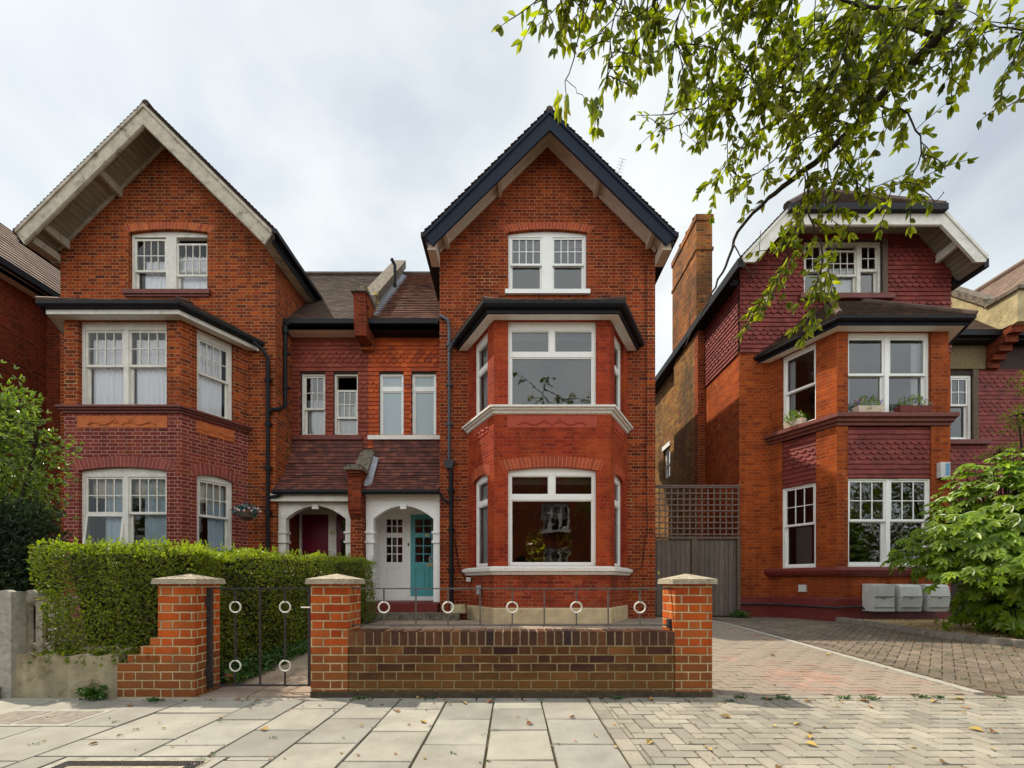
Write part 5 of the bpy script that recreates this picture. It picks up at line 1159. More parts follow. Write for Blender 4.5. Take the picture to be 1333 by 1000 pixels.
# ------------------------------------------------------------------ house on the far left
T = thing('detached_house', (-12, 10, .17), 'dark red brick house flank at the left edge under a grey brown tiled roof', 'house')
mb = MB(); fD = Fr((-11.95, 7.6), (-11.95, 11.04)); mb.face([(-11.95, 7.6, .1), (-11.95, 11.04, .1), (-11.95, 11.04, 8.3), (-11.95, 7.6, 8.3)])
panel(mb, Fr((-11.95, 11.04), (-10.35, 11.04)), .1, 8.2); mb.box(-17, -11.96, 7.6, 17, .1, 8.25); mb.build('wall', 'brick_dark_red', T)
P = [(-11.68, 7.3, 8.42), (-11.68, 17, 8.42), (-14.4, 17, 11.1), (-14.4, 7.3, 11.1)]
mb = MB(); mb.prism(P, (0, 0, -.1)); mb.prism([(-14.4, 7.3, 11.1), (-14.4, 17, 11.1), (-17.2, 17, 8.42), (-17.2, 7.3, 8.42)], (0, 0, -.1)); ro = mb.build('roof', 'tile_bed', T)
tl = MB(); tiles(tl, P, up=(1, 0, 1), tw=.3, g=.27, th=.03); tl.build('tiles', 'tile_roof_far', ro, uv=False)
mb = MB(); mb.box(-11.70, -11.57, 7.3, 17, 8.24, 8.40); mb.build('eaves_gutter', 'black_paint', T)
mb = MB(); mb.box(-11.95, -11.70, 7.3, 17, 8.12, 8.22); mb.box(-11.72, -11.70, 7.3, 17, 8.12, 8.28); mb.build('eaves_board', 'cream_paint', T)

# television aerial standing behind the ridge of the middle house
T = thing('tv_aerial', (3.15, 13.5, 12.5), 'thin metal television aerial standing behind the navy gable', 'aerial')
mb = MB(); mb.tube([(3.3, 13.5, 8.0), (3.3, 13.5, 13.8)], .010, 6); mb.build('mast', 'grey_pipe', T)
mb = MB(); mb.tube([(3.3, 13.5, 13.7), (3.45, 13.4, 14.2)], .007, 5)
for i in range(7): t = i / 6; x, y, z = 3.3 + .15 * t, 13.5 - .1 * t, 13.7 + .5 * t; mb.tube([(x - .12, y, z + .03), (x + .12, y, z - .03)], .004, 4)
mb.build('boom', 'grey_pipe', T)

# ------------------------------------------------------------------ street front
YG = 3.794; PW = .325
def pillar_cap(parent, x0, x1, z=1.0, name='cap'):
    o = .035; a, b, c, d = x0 - o, x1 + o, YG - o, YG + PW + o; zt = z + .045; ap = ((a + b) / 2, (c + d) / 2, z + .095); mb = MB()
    lo = [(a, c, z), (b, c, z), (b, d, z), (a, d, z)]; hi = [(p + (.004 if p < ap[0] else -.004), q + (.004 if q < ap[1] else -.004), zt) for p, q, _ in lo]
    mb.face(list(reversed(lo)))
    for i in range(4): j = (i + 1) % 4; mb.face([lo[i], lo[j], hi[j], hi[i]]); mb.face([hi[i], hi[j], ap])
    return mb.build(name, 'cap_concrete', parent)
T = thing('front_wall', (0, YG, 0), 'low sooty brick wall between two orange brick pillars, topped by a metal railing', 'garden wall')
WX0, WX1 = -1.45, 1.44
mb = MB(); mb.box(WX0 + .006, WX1 - .006, YG + .004, YG + .215, -.05, .452); mb.build('wall', 'brick_low_wall', T)
mb = MB(); bk = MB(); n = 38
for i in range(n):
    a = WX0 + (WX1 - WX0) * i / n + .006; b = WX0 + (WX1 - WX0) * (i + 1) / n - .006; h = .582 + RU(-.004, .003); y = YG - .004 + RU(-.004, .002)
    mb.box(a, b, y, YG + .222, .460, h)
bs = MB(); bs.box(-1.777, 1.767, YG - .007, YG + .05, -.05, .052); bs.build('base_course_contact_shade', 'mortar_contact_shade', T)  # plain dirty base course, with contact shade painted into its dark colour
cp = mb.build('coping', 'loose_brick_dark', T); mb = MB(); mb.box(WX0, WX1, YG + .001, YG + .216, .4525, .573); mb.build('joints', 'mortar', cp)
mb = MB(); mb.box(WX0, WX1, YG + .01, YG + .21, .5742, .5745); 
for (a, b) in ((-1.775, -1.45), (1.44, 1.765)):
    mb = MB(); mb.box(a, b, YG, YG + PW, -.05, 1.0); p = mb.build('pillar', 'brick_pillar', T); pillar_cap(p, a, b)
T = thing('gate_pillar', (-2.96, YG, 0), 'brick gate pillar with stone cap, stepping down to the hedge on its left', 'pillar')
mb = MB(); mb.box(-3.122, -2.797, YG, YG + PW, -.05, 1.0); p = mb.build('pillar', 'brick_pillar', T); pillar_cap(p, -3.122, -2.797)
mb = MB()
for i, (w, z) in enumerate(((.07, .525), (.16, .45), (.27, .375), (.36, .30))):
    mb.box(-3.124 - w, -3.124 - (0, .07, .16, .27)[i], YG + .003, YG + .21, -.05, z)
mb.build('stepped_wall', 'brick_pillar', T)
T = thing('rendered_wall', (-4, YG, 0), 'low lichen-stained rendered wall under the front of the hedge', 'garden wall')
mb = MB(); n = 24
for i in range(n):
    a = -4.40 + (.915) * i / n; b = -4.40 + .915 * (i + 1) / n; za, zb = .37 + .012 * sin(i * .9), .37 + .012 * sin((i + 1) * .9); y0, y1 = YG + .012 * sin(i * 1.7), YG + .012 * sin((i + 1) * 1.7)
    mb.hexa([(a, y0, -.05), (b, y1, -.05), (b, YG + .2, -.05), (a, YG + .2, -.05), (a, y0 + .012, za), (b, y1 + .012, zb), (b, YG + .2, zb), (a, YG + .2, za)])
mb.build('wall', 'render_old', T, smooth=False)
# railing
T = thing('railing', (0, YG + .1, .58), 'thin metal railing with five small white rings standing on the brick wall', 'railing')
YRl = YG + .11
mb = MB(); mb.box(-1.45, 1.44, YRl - .012, YRl + .012, .952, .964); mb.box(-1.45, 1.44, YRl - .012, YRl + .012, .622, .634); mb.build('rail', 'rail_metal', T)
for i, xpx in enumerate((499.7, 541.4, 583.2, 625, 666.8, 708.5, 750.3, 791.7, 833)):
    x = (xpx - CX) * YRl / F; mb = MB()
    if i % 2 == 0: mb.box(x - .006, x + .006, YRl - .006, YRl + .006, .838, .952); mb.box(x - .006, x + .006, YRl - .006, YRl + .006, .634, .736)
    else: mb.box(x - .006, x + .006, YRl - .006, YRl + .006, .634, .952)
    mb.build('upright', 'rail_metal', T)
    if i % 2 == 0:
        mb = MB(); mb.tube([(x + .049 * cos(a * pi / 12), YRl, .787 + .049 * sin(a * pi / 12)) for a in range(25)], .0075, 8, False); mb.build('ring', 'ring_white', T, smooth=True)
mb = MB(); mb.box(1.41, 1.44, YRl - .03, YRl + .03, .60, .68); mb.build('bracket', 'black_iron', T)
# gate
T = thing('garden_gate', (-2.1, YG + .16, 0), 'thin metal garden gate with four white rings between brick pillars', 'gate')
YGt = YG + .16; g0, g1 = -2.775, -1.86
mb = MB(); mb.box(g0 - .02, g0 + .016, YGt - .018, YGt + .018, .04, .965); mb.box(g1 - .012, g1 + .012, YGt - .012, YGt + .012, .06, .965)
mb.box(g0, g1, YGt - .008, YGt + .008, .953, .966); mb.box(g0, g1, YGt - .008, YGt + .008, .062, .076); mb.build('frame', 'black_iron', T)
for i in (1, 2, 3):
    x = g0 + .003 + (g1 - g0) * i / 4; segs = [(.076, .953)] if i == 2 else [(.076, .196), (.298, .736), (.838, .953)]
    mb = MB()
    for a, b in segs: mb.box(x - .0065, x + .0065, YGt - .0065, YGt + .0065, a, b)
    mb.build('upright', 'black_iron', T)
    if i != 2:
        for z in (.247, .787): mb = MB(); mb.tube([(x + .049 * cos(a * pi / 12), YGt, z + .049 * sin(a * pi / 12)) for a in range(25)], .0075, 8, False); mb.build('ring', 'ring_white', T, smooth=True)
mb = MB(); mb.tube([(g1 - .07, YGt - .02, .785), (g1 + .04, YGt - .02, .785)], .006, 6); mb.build('latch', 'ring_white', T)
for z in (.2, .84): mb = MB(); mb.box(g0 - .06, g0 + .0, YGt - .035, YGt - .012, z - .025, z + .025); mb.tube([(g0 - .01, YGt - .02, z - .05), (g0 - .01, YGt - .02, z + .05)], .012, 8); mb.build('hinge', 'black_iron', T)
# concrete post and palisade fence on the left
T = thing('palisade_fence', (-4.5, YG, 0), 'pale concrete palisade fence with scalloped rail beside the rendered wall', 'fence')
mb = MB(); mb.box(-4.505, -4.395, YG - .02, YG + .10, -.02, .93); mb.build('post', 'concrete', T)
mb = MB(); mb.box(-4.66, -4.52, YG + .02, YG + .10, -.02, .90); mb.build('post', 'concrete', T)
x = -4.47; i = 0
while x < -4.05: mb = MB(); mb.box(x, x + .06, YG + .14, YG + .17, .37, .84); mb.build('slat', 'palisade', T); x += .115
mb = MB(); mb.box(-4.5, -4.0, YG + .17, YG + .20, .80, .88)
mb.build('rail', 'palisade', T); mb = MB(); mb.box(-4.5, -4.0, YG + .17, YG + .20, .40, .45)
mb.build('rail', 'palisade', T); mb = MB()
for j in range(14): a = j * pi / 13; 
for c in (-4.60, -4.36): mb = MB(); mb.xz([(c + .07 * cos(a * pi / 10), .885 + .06 * sin(a * pi / 10)) for a in range(11)], YG + .10, YG + .16); mb.build('scalloped_top', 'concrete', T)
mb = MB(); mb.box(-4.75, -4.48, YG - .12, YG - .01, -.02, .10); tag(mb.build('stone_block', 'coping_stone'), 'small weathered stone block at the foot of the concrete post', 'stone')
# manhole covers
T = thing('manhole_cover', (-2.1, 2.3, 0), 'rectangular metal manhole cover with a ridged border, cut by the bottom edge of the photo', 'manhole cover')
x0, x1, y0, y1 = -2.58, -1.66, 1.92, 2.50
mb = MB(); mb.box(x0, x1, y0, y1, -.03, -.001); mb.build('frame', 'concrete', T)
mb = MB(); mb.box(x0 + .06, x1 - .06, y0 + .05, y1 - .05, -.02, .003)
mb.build('plate', 'cap_concrete', T)
mb = MB()
for r in range(4):
    a = .075 + r * .017; n = 44
    for i in range(n):
        x = x0 + a + (x1 - x0 - 2 * a) * (i + .5 * (r % 2)) / n; mb.box(x, x + .012, y1 - a - .012 + .01, y1 - a + .005, .003, .0075)
    for i in range(26): y = y0 + a + (y1 - y0 - 2 * a) * (i + .5 * (r % 2)) / 26; mb.box(x1 - a - .007, x1 - a + .005, y, y + .012, .003, .0075); mb.box(x0 + a - .005, x0 + a + .007, y, y + .012, .003, .0075)
mb.build('ridged_border', 'black_iron', T, uv=False)['kind'] = 'stuff'
T = thing('access_cover', (-3.5, 3.25, 0), 'worn concrete access cover sunk in the slabs below the rendered wall', 'manhole cover')
mb = MB(); mb.box(-3.95, -3.15, 3.03, 3.42, -.01, .004); mb.build('frame', 'concrete', T)
mb = MB(); mb.box(-3.90, -3.60, 3.08, 3.37, -.01, .0065); mb.box(-3.56, -3.2, 3.08, 3.37, -.01, .0065); mb.build('plate', 'kerb_stone', T)

# ------------------------------------------------------------------ hedge
def hn(x, y, z): return .035 * sin(3.1 * x + 1.7 * z) + .03 * sin(4.3 * y + 2.9 * z + 1) + .02 * sin(9 * x + 7 * y + 5 * z)
def scatter(mb, o, e1, e2, n, dens, Ln, Wd, dep=.06, up=.25):
    o, e1, e2, n = Vector(o), Vector(e1), Vector(e2), Vector(n).normalized(); A = e1.cross(e2).length
    for i in range(int(A * dens)):
        s, t = R(), R(); p = o + e1 * s + e2 * t; h = hn(*p); q = min(s * e1.length, (1 - s) * e1.length, t * e2.length, (1 - t) * e2.length)
        p += n * (h - dep * R() ** 1.5 - max(0, .07 - q) * .7)
        if p.y < 4.8 and p.x < -4.30 + .17 * (1.3 - p.z) + .03 * sin(9 * p.z): continue
        d = (rvec() * .8 + n * .45 + Vector((0, 0, up))); leaf(mb, p, d, (n + rvec() * .8), Ln * RU(.6, 1.25), Wd * RU(.7, 1.2), .22, quad=True)
T = thing('privet_hedge', (-3.4, 5, 0), 'clipped green privet hedge turning back from the street towards the front door', 'hedge')
mb = MB(); HL, HW_ = .034, .021
zt = lambda y: 1.34 + (y - 3.9) * .027
# front block
HL, HW_ = .032, .021
fx0, fx1, fy0, fy1 = -4.30, -3.13, 3.86, 4.75
scatter(mb, (fx0, fy0, .36), (fx1 - fx0, 0, 0), (0, 0, .99), (0, -1, 0), 6400, HL, HW_, dep=.11); mb2 = MB(); scatter(mb2, (fx0, fy0, 1.35), (1.5, 0, 0), (0, fy1 - fy0, 0), (0, 0, 1), 3400, HL, HW_, up=.6)
scatter(mb, (fx0, fy1, .4), (0, fy0 - fy1, 0), (0, 0, .95), (-1, 0, 0), 3000, HL, HW_)
scatter(mb, (fx1 - .02, fy0, .42), (.3, .4, 0), (0, 0, .93), (.7, -.7, 0), 4000, HL, HW_)
# long run, drifting a little to the right
rx0, rx1, ry0, ry1 = -3.85, -2.92, 4.15, 8.85; SH = .14
scatter(mb, (rx1, ry0, .12), (SH, ry1 - ry0, .1), (0, 0, 1.24), (1, 0, 0), 3600, HL, HW_, dep=.1); scatter(mb2, (rx0, ry0, 1.35), (rx1 - rx0, 0, 0), (SH, ry1 - ry0, .135), (0, 0, 1), 2500, HL, HW_, up=.6)
scatter(mb, (rx0 + SH, ry1, .2), (rx1 - rx0, 0, 0), (0, 0, 1.28), (0, 1, 0), 500, HL, HW_); scatter(mb, (rx1 + SH - .3, ry1 - .05, .2), (.3, .05, 0), (0, 0, 1.27), (.3, -1, 0), 900, HL, HW_)
scatter(mb, (-3.13, 4.1, .9), (.25, 0, 0), (0, 0, .42), (0, -1, 0), 4000, HL, HW_)
# untrimmed shoots and a ragged fringe
for i in range(170):
    if R() < .5: p = Vector((RU(fx0, fx1), RU(fy0, fy1), 1.35 + RU(-.02, .03)))
    else: y = RU(ry0, ry1); p = Vector((RU(rx0, rx1) + SH * (y - ry0) / 4.7, y, zt(y) + .02))
    for j in range(5): leaf(mb2, p + Vector((RU(-.01, .01), RU(-.01, .01), .014 * j)), rvec() * .6 + Vector((0, 0, .9)), rvec(), .03, .018, .2, quad=True)
for i in range(500): leaf(mb, Vector((RU(fx0 + .05, fx1 + .1), RU(3.80, 3.88), RU(.30, .42))), rvec() + Vector((0, -.3, -.6)), rvec(), .04, .026, .2, quad=True)
print('hedge leaves', len(mb.f) // 2)
mb.build('foliage', 'leaf_hedge', T, uv=False); mb2.build('top_foliage', 'leaf_hedge_top', T, uv=False)
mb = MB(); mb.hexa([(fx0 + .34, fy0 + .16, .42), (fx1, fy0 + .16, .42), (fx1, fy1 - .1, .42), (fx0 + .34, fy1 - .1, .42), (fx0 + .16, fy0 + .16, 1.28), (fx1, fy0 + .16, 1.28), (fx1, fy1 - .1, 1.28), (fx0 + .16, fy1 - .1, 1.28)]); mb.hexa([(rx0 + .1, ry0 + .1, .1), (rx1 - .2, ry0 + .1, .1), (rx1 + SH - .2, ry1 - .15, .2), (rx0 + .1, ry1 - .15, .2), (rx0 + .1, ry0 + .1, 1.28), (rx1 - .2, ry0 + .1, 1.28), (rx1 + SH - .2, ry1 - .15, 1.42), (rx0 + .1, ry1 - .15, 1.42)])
for i in range(260):
    y = RU(4.0, 8.6); x = -2.95 + SH * (y - 4.15) / 4.7; mb.tube([(x - RU(.1, .3), y, RU(.1, .5)), (x + RU(-.12, .0), y + RU(-.1, .1), RU(.4, 1.2))], [.007, .004], 4)
mb.build('branches', 'hedge_core', T)
T = thing('ground_plants', (-2.8, 5, .1), 'low leafy plants along the foot of the hedge behind the gate', 'plants'); mb = MB()
for i in range(1500):
    y = 4.15 + R() ** 1.3 * 3.4; w = .30 - .05 * (y - 4.15); x = -2.92 + R() * w; zc = gz(y) + .02 + RU(0, .16) * (1 - (x + 2.95) / w * .7); leaf(mb, Vector((x, y, zc)), rvec() * .7 + Vector((.3, -.2, .3)), Vector((.4, -.3, 1)) + rvec() * .5, RU(.035, .06), RU(.03, .05), .2)
mb.build('foliage', 'leaf_ground', T, uv=False)
mb = MB(); mb.tube([(-2.77, 4.22, gz(4.2)), (-2.77, 4.22, gz(4.2) + .1)], [.045, .055], 12); tag(mb.build('plant_pot', 'terracotta'), 'small terracotta pot behind the gate pillar', 'plant pot')

# ------------------------------------------------------------------ side fence between the houses
T = thing('side_gate_fence', (4.35, 10.3, .15), 'grey timber double gate topped by square trellis between the houses', 'fence'); YF = 10.28; X0, X1 = 3.20, 5.44; g = gz(10)
mb = MB()
for (a, b) in ((X0, X0 + .20), (4.28, 4.42), (X1 - .08, X1)): mb.box(a, b, YF - .045, YF + .04, g - .05, 2.04)
mb.box(X0, X1, YF - .05, YF + .05, 2.04, 2.10); mb.build('frame', 'wood_post', T)
for (a, b) in ((X0 + .22, 4.27), (4.43, X1 - .10)):
    mb = MB(); mb.box(a, b, YF - .012, YF + .012, g + .03, 2.02); mb.build('gate_leaf', 'gate_boards', T)
for z in (0,):
    mb = MB(); n = 16
    for i in range(n): x = X0 + .03 + (X1 - X0 - .06) * i / (n - 1); mb.box(x - .014, x + .014, YF - .004, YF + .010, 2.11, 3.30)
    for i in range(9): zz = 2.16 + 1.12 * i / 8; mb.box(X0, X1, YF - .02, YF - .0045, zz - .014, zz + .014)
    mb.box(X0, X1, YF - .03, YF + .03, 3.30, 3.335); mb.build('trellis', 'trellis_wood', T)
mb = MB(); mb.box(3.47, 3.52, YF - .02, YF - .012, 1.2, 1.28); mb.build('lock', 'brass', T)
mb = MB()
for i in range(160): q = RU(0, 6.3); r = R() * .2; leaf(mb, Vector((5.3 + r * cos(q) * 1.4, 10.0 + r * sin(q), gz(10) + RU(0, .12))), rvec() + Vector((0, 0, .7)), Vector((0, 0, 1)) + rvec() * .5, RU(.05, .09), RU(.03, .05))
tag(mb.build('weed_clump', 'leaf_ground', uv=False), 'clump of bright weeds at the foot of the timber gate', 'weeds')
mb = MB()
for i in range(120): q = RU(0, 6.3); r = R() * .09; leaf(mb, Vector((-3.62 + r * cos(q) * 1.3, 3.72 + r * sin(q) * .6, RU(0, .09))), rvec() + Vector((0, -.3, .5)), Vector((0, 0, 1)) + rvec() * .5, RU(.03, .05), RU(.025, .04))
tag(mb.build('weed_clump', 'leaf_ground', uv=False), 'dark green weed clump at the foot of the rendered wall', 'weeds')

# ------------------------------------------------------------------ hanging basket and window boxes
def flowers(parent, c, rx, ry, rz, n, leafm, petals, lf=.05, np=30, ps=.035, name='foliage', up=.2):
    mb = MB()
    for i in range(n): v = rvec(); p = Vector(c) + Vector((v.x * rx, v.y * ry, v.z * rz)) * RU(.4, 1); leaf(mb, p, v + Vector((0, 0, up)) + rvec() * .4, v + rvec() * .5, lf * RU(.6, 1.2), lf * .5 * RU(.6, 1.2))
    mb.build(name, leafm, parent, uv=False)
    for pm, k in petals:
        mb = MB()
        for i in range(k):
            v = rvec(); v.z = abs(v.z) * .9 - .1; p = Vector(c) + Vector((v.x * rx, v.y * ry, v.z * rz)) * RU(.9, 1.15)
            for j in range(5): a = j * 1.257; leaf(mb, p, Vector((cos(a), -.3, sin(a))), Vector((0, -1, .2)), ps * RU(.8, 1.1), ps * .8, .1)
        mb.build('flowers', pm, parent, uv=False)
b = px(321, 668, 9.3)
T = thing('hanging_basket', b, 'hanging basket of blue-green leaves with pale pink flowers beside the maroon bay', 'hanging basket')
mb = MB(); mb.tube([b + Vector((0, 0, -.16)), b + Vector((0, 0, -.10)), b + Vector((0, 0, .0))], [.05, .14, .18], 14); mb.build('basket', 'wood_post', T)
flowers(T, b + Vector((0, 0, .05)), .26, .18, .14, 260, 'leaf_blue', [('petal_pink', 26)], .07, ps=.03)
mb = MB(); c = Vector((b.x + .12, 9.79, b.z + .62)); mb.tube([c, c + Vector((-.25, -.42, .0)), (b.x, b.y, b.z + .58)], .01, 6); mb.tube([c + Vector((0, 0, -.25)), c + Vector((-.14, -.25, 0))], .008, 6); mb.tube([(b.x, b.y, b.z + .58), (b.x, b.y, b.z)], .004, 4); mb.build('bracket', 'black_iron', T)
fl_, ff_, fr_ = Bay(CXC, YC, YCB).frames()
for fr0, u, w, mat, lab, pet in ((fl_, .62, .42, 'cream_paint', 'cream window box with small white flowers on the side sill of the right bay', [('petal_pink', 8)]),
                               (ff_, .62, .55, 'cream_paint', 'cream window box of purple and red flowers on the left of the front sill', [('petal_purple', 22), ('petal_red', 3)]),
                               (ff_, 1.55, .68, 'maroon_paint', 'dark window box of purple flowers on the right of the front sill', [('petal_purple', 34)])):
    c = Vector(fr0.p(u, 4.56, -.05)); T = thing('window_box', c, lab, 'window box', 'window boxes on the bay of the right house')
    mb = MB(); mb.hexa([fr0.p(u - w / 2 + .03, 4.556, -.115), fr0.p(u + w / 2 - .03, 4.556, -.115), fr0.p(u + w / 2 - .03, 4.556, .02), fr0.p(u - w / 2 + .03, 4.556, .02), fr0.p(u - w / 2, 4.68, -.14), fr0.p(u + w / 2, 4.68, -.14), fr0.p(u + w / 2, 4.68, .04), fr0.p(u - w / 2, 4.68, .04)]); mb.build('trough', mat, T)
    flowers(T, Vector(fr0.p(u, 4.74, -.05)), w * .52, .11, .17, 320, 'leaf_fatsia', pet, .05, ps=.022)

# ------------------------------------------------------------------ shrubs
def fatsia(loc, cx, cy, cz, rx, ry, rz, n, lab):
    T = thing('fatsia_shrub', loc, lab, 'shrub'); mb = MB(); st = MB(); base = Vector((cx + .15, cy, gz(cy)))
    for i in range(n):
        v = rvec(); 
        if v.y > .45 and R() < .75: v.y = -v.y
        k = RU(.72, 1.04) if R() < .75 else RU(.35, .75); lump = 1 + .13 * sin(5 * v.x + 3 * v.z) + .09 * sin(9 * v.z + 4 * v.y)
        p = Vector((cx + v.x * rx * k * lump, cy + v.y * ry * k * lump, cz + v.z * rz * k * lump))
        if p.z < gz(cy) + .12 or (p.z < 1.12 and p.x < cx - .55 and R() < .95): continue
        n_ = (v * .55 + Vector((-.15, -.25, .75)) + rvec() * .35).normalized(); ax = (v - n_ * v.dot(n_)); ax = ax.normalized() if ax.length > .1 else n_.orthogonal().normalized(); bx = n_.cross(ax)
        S = RU(.11, .19); lobes = random.choice((7, 8, 9))
        for j in range(lobes):
            a = (j - (lobes - 1) / 2) * (5.2 / lobes) + RU(-.08, .08); d = ax * cos(a) + bx * sin(a) - n_ * .22; Ls = S * (1 - .28 * abs(j - (lobes - 1) / 2) / lobes * 2) * RU(.85, 1.1)
            leaf(mb, p, d, n_, Ls, Ls * .42, .12)
        if R() < .4: st.tube([p, p + (Vector((cx, cy, cz - .3)) - p) * .35 + Vector((0, 0, -.12))], .007, 4)
    mb.build('foliage', 'leaf_fatsia', T, uv=False)
    for i in range(7): a = i * .9; st.tube([base + Vector((.1 * cos(a), .1 * sin(a), 0)), base + Vector((.3 * cos(a), .3 * sin(a), .6)), base + Vector((.75 * cos(a), .6 * sin(a), 1.4))], [.03, .024, .012], 6)
    st.build('stems', 'bark', T); return T
fatsia((7.75, 7.0, .15), 8.0, 6.9, 1.50, 1.36, 1.1, 1.30, 2700, 'large glossy hand-leaved green shrub growing in the gravel bed')
def bush(name, lab, cat, blobs, mat, n, Ln, Wd, loc, stems=True, up=.3, core=.0):
    T = thing(name, loc, lab, cat); mb = MB(); tot = sum(b[3] * b[4] * b[5] for b in blobs)
    for (x, y, z, rx, ry, rz) in blobs:
        for i in range(int(n * rx * ry * rz / tot)):
            v = rvec(); k = RU(.55, 1.08) * (1 + .14 * sin(6 * v.x + 2 * v.z) + .1 * sin(11 * v.z)); p = Vector((x + v.x * rx * k, y + v.y * ry * k, z + v.z * rz * k))
            if p.z < gz(p.y) + .03: continue
            d0_ = v * .6 + Vector((0, 0, up)) + rvec() * .7
            for j in range(3): leaf(mb, p, d0_ + rvec() * .7, v + rvec() * .8, Ln * RU(.7, 1.2), Wd * RU(.7, 1.2), .2)
    mb.build('foliage', mat, T, uv=False)
    st = MB()
    for (x, y, z, rx, ry, rz) in blobs: st.tube([(loc[0], loc[1], loc[2]), ((loc[0] + x) / 2, (loc[1] + y) / 2, (loc[2] + z) / 2 + .1), (x, y, z)], [.05, .03, .012], 6)
    for i in range(40): b = random.choice(blobs); v = rvec(); st.tube([(b[0], b[1], b[2]), (b[0] + v.x * b[3] * .9, b[1] + v.y * b[4] * .9, b[2] + v.z * b[5] * .9)], [.012, .004], 4)
    st.build('stems', 'bark', T); return T
bl = [(*px(-8, 620, 5.6), .68, .7, .75), (*px(48, 578, 5.6), .42, .45, .20), (*px(10, 548, 5.6), .40, .45, .45), (*px(-5, 520, 5.6), .35, .4, .5), (*px(-30, 600, 5.6), .7, .7, 1.1), (*px(5, 668, 5.6), .45, .5, .4)]
bush('laurel_bush', 'glossy light green leafy bush at the left edge in front of the dark brick flank', 'bush', bl, 'leaf_laurel', 2900, .075, .03, (-6.9, 5.6, .1))
bl = [(*px(-5, 735, 5.2), .55, .5, .75), (*px(35, 705, 5.4), .32, .4, .55), (*px(20, 760, 5.2), .45, .4, .5)]
bush('conifer_bush', 'dark conifer bush below the laurel at the left edge', 'bush', bl, 'leaf_conifer', 5200, .07, .018, (-6.5, 5.2, .1))
bl = [(*px(1352, 495, 8.2), .35, .35, .35), (*px(1348, 545, 8.2), .5, .4, .35), (*px(1345, 590, 8.2), .6, .5, .3), (*px(1300, 590, 8.2), .35, .3, .13), (*px(1325, 540, 8.2), .2, .3, .12)]
bush('yellow_shrub', 'loose yellowish shrub behind the glossy shrub at the right edge', 'shrub', bl, 'leaf_yellow', 1100, .05, .022, (10.1, 8.2, .2))

# ------------------------------------------------------------------ cherry tree, trunk right of the frame
T = thing('cherry_tree', (4.7, 1.6, 0), 'street tree whose long leafy branches hang across the top right of the photo', 'tree')
wood = MB(); lv = MB(); ly = MB()
def spl(pts, n):
    out_ = []; P = [pts[0]] + pts + [pts[-1]]
    for i in range(1, len(P) - 2):
        for k in range(n):
            t = k / n; a, b, c, d = P[i - 1], P[i], P[i + 1], P[i + 2]
            out_.append(.5 * ((2 * b) + (c - a) * t + (2 * a - 5 * b + 4 * c - d) * t * t + (3 * b - a - 3 * c + d) * t ** 3))
    out_.append(P[-2]); return out_
def limb(pts, r0, r1, n=4, sides=7):
    q = spl([Vector(p) for p in pts], n); k = len(q); q = [p + rvec() * (.012 if 0 < i < k - 1 else 0) for i, p in enumerate(q)]
    wood.tube(q, [r0 + (r1 - r0) * i / (k - 1) for i in range(k)], sides); return q
def twig(p, d, Ln, n, m=None, size=1.0, droop=.5):
    m = m or lv; pts = [p]; dd = d.normalized()
    for i in range(n):
        dd = (dd + Vector((0, 0, -droop * .16)) + rvec() * .12).normalized(); pts.append(pts[-1] + dd * Ln / n)
        for j in range(1 if R() < .45 else 2):
            side = rvec(); side -= dd * side.dot(dd); side.normalize()
            ld = dd * .55 + side * .7 + Vector((0, 0, -.38)); leaf(m, pts[-1], ld, side.cross(ld) + Vector((0, 0, .35)) + rvec() * .5, RU(.055, .10) * size, RU(.030, .047) * size, .14)
    for j in range(2): leaf(m, pts[-1], dd + rvec() * .4 + Vector((0, 0, -.5)), rvec(), RU(.06, .09) * size, .035 * size, .15)
    wood.tube(pts, [.0035] * (len(pts) - 1) + [.0018], 4, False)
def spray(path, dens, Lt=(.14, .34), size=1.0, skip=0.0, m=None, droop=.22, spread=1.0):
    tot = 0
    for a, b in zip(path, path[1:]):
        seg = (b - a); tot += seg.length; k = seg.length * dens; k = int(k) + (R() < k - int(k))
        for i in range(k):
            if R() < skip: continue
            d = seg.normalized() * .5 + rvec() * spread + Vector((0, 0, -.25)); twig(a + seg * R(), d, RU(*Lt), random.randint(3, 6), m, size, droop)
def PP(lst): return [px(x, y, Y) for x, y, Y in lst]
trunk = [Vector((4.75, 1.5, -.1)), Vector((4.7, 1.55, 1.5)), Vector((4.75, 1.7, 3.2)), Vector((4.6, 2.1, 4.6)), px(1330, -110, 3.1)]
limb(trunk, .17, .06, 6, 12)
main = limb(PP([(1330, -110, 3.1), (1262, -20, 3.3), (1222, 50, 3.4), (1172, 98, 3.5), (1112, 165, 3.6), (1048, 222, 3.7), (1000, 258, 3.8)]), .05, .018)
tail = limb(PP([(1000, 258, 3.8), (962, 300, 3.85), (945, 345, 3.9), (925, 385, 3.9), (905, 425, 3.95), (890, 452, 3.95)]), .016, .003)
t2 = limb(PP([(955, 318, 3.85), (980, 360, 3.8), (990, 300, 3.8)]), .006, .002)
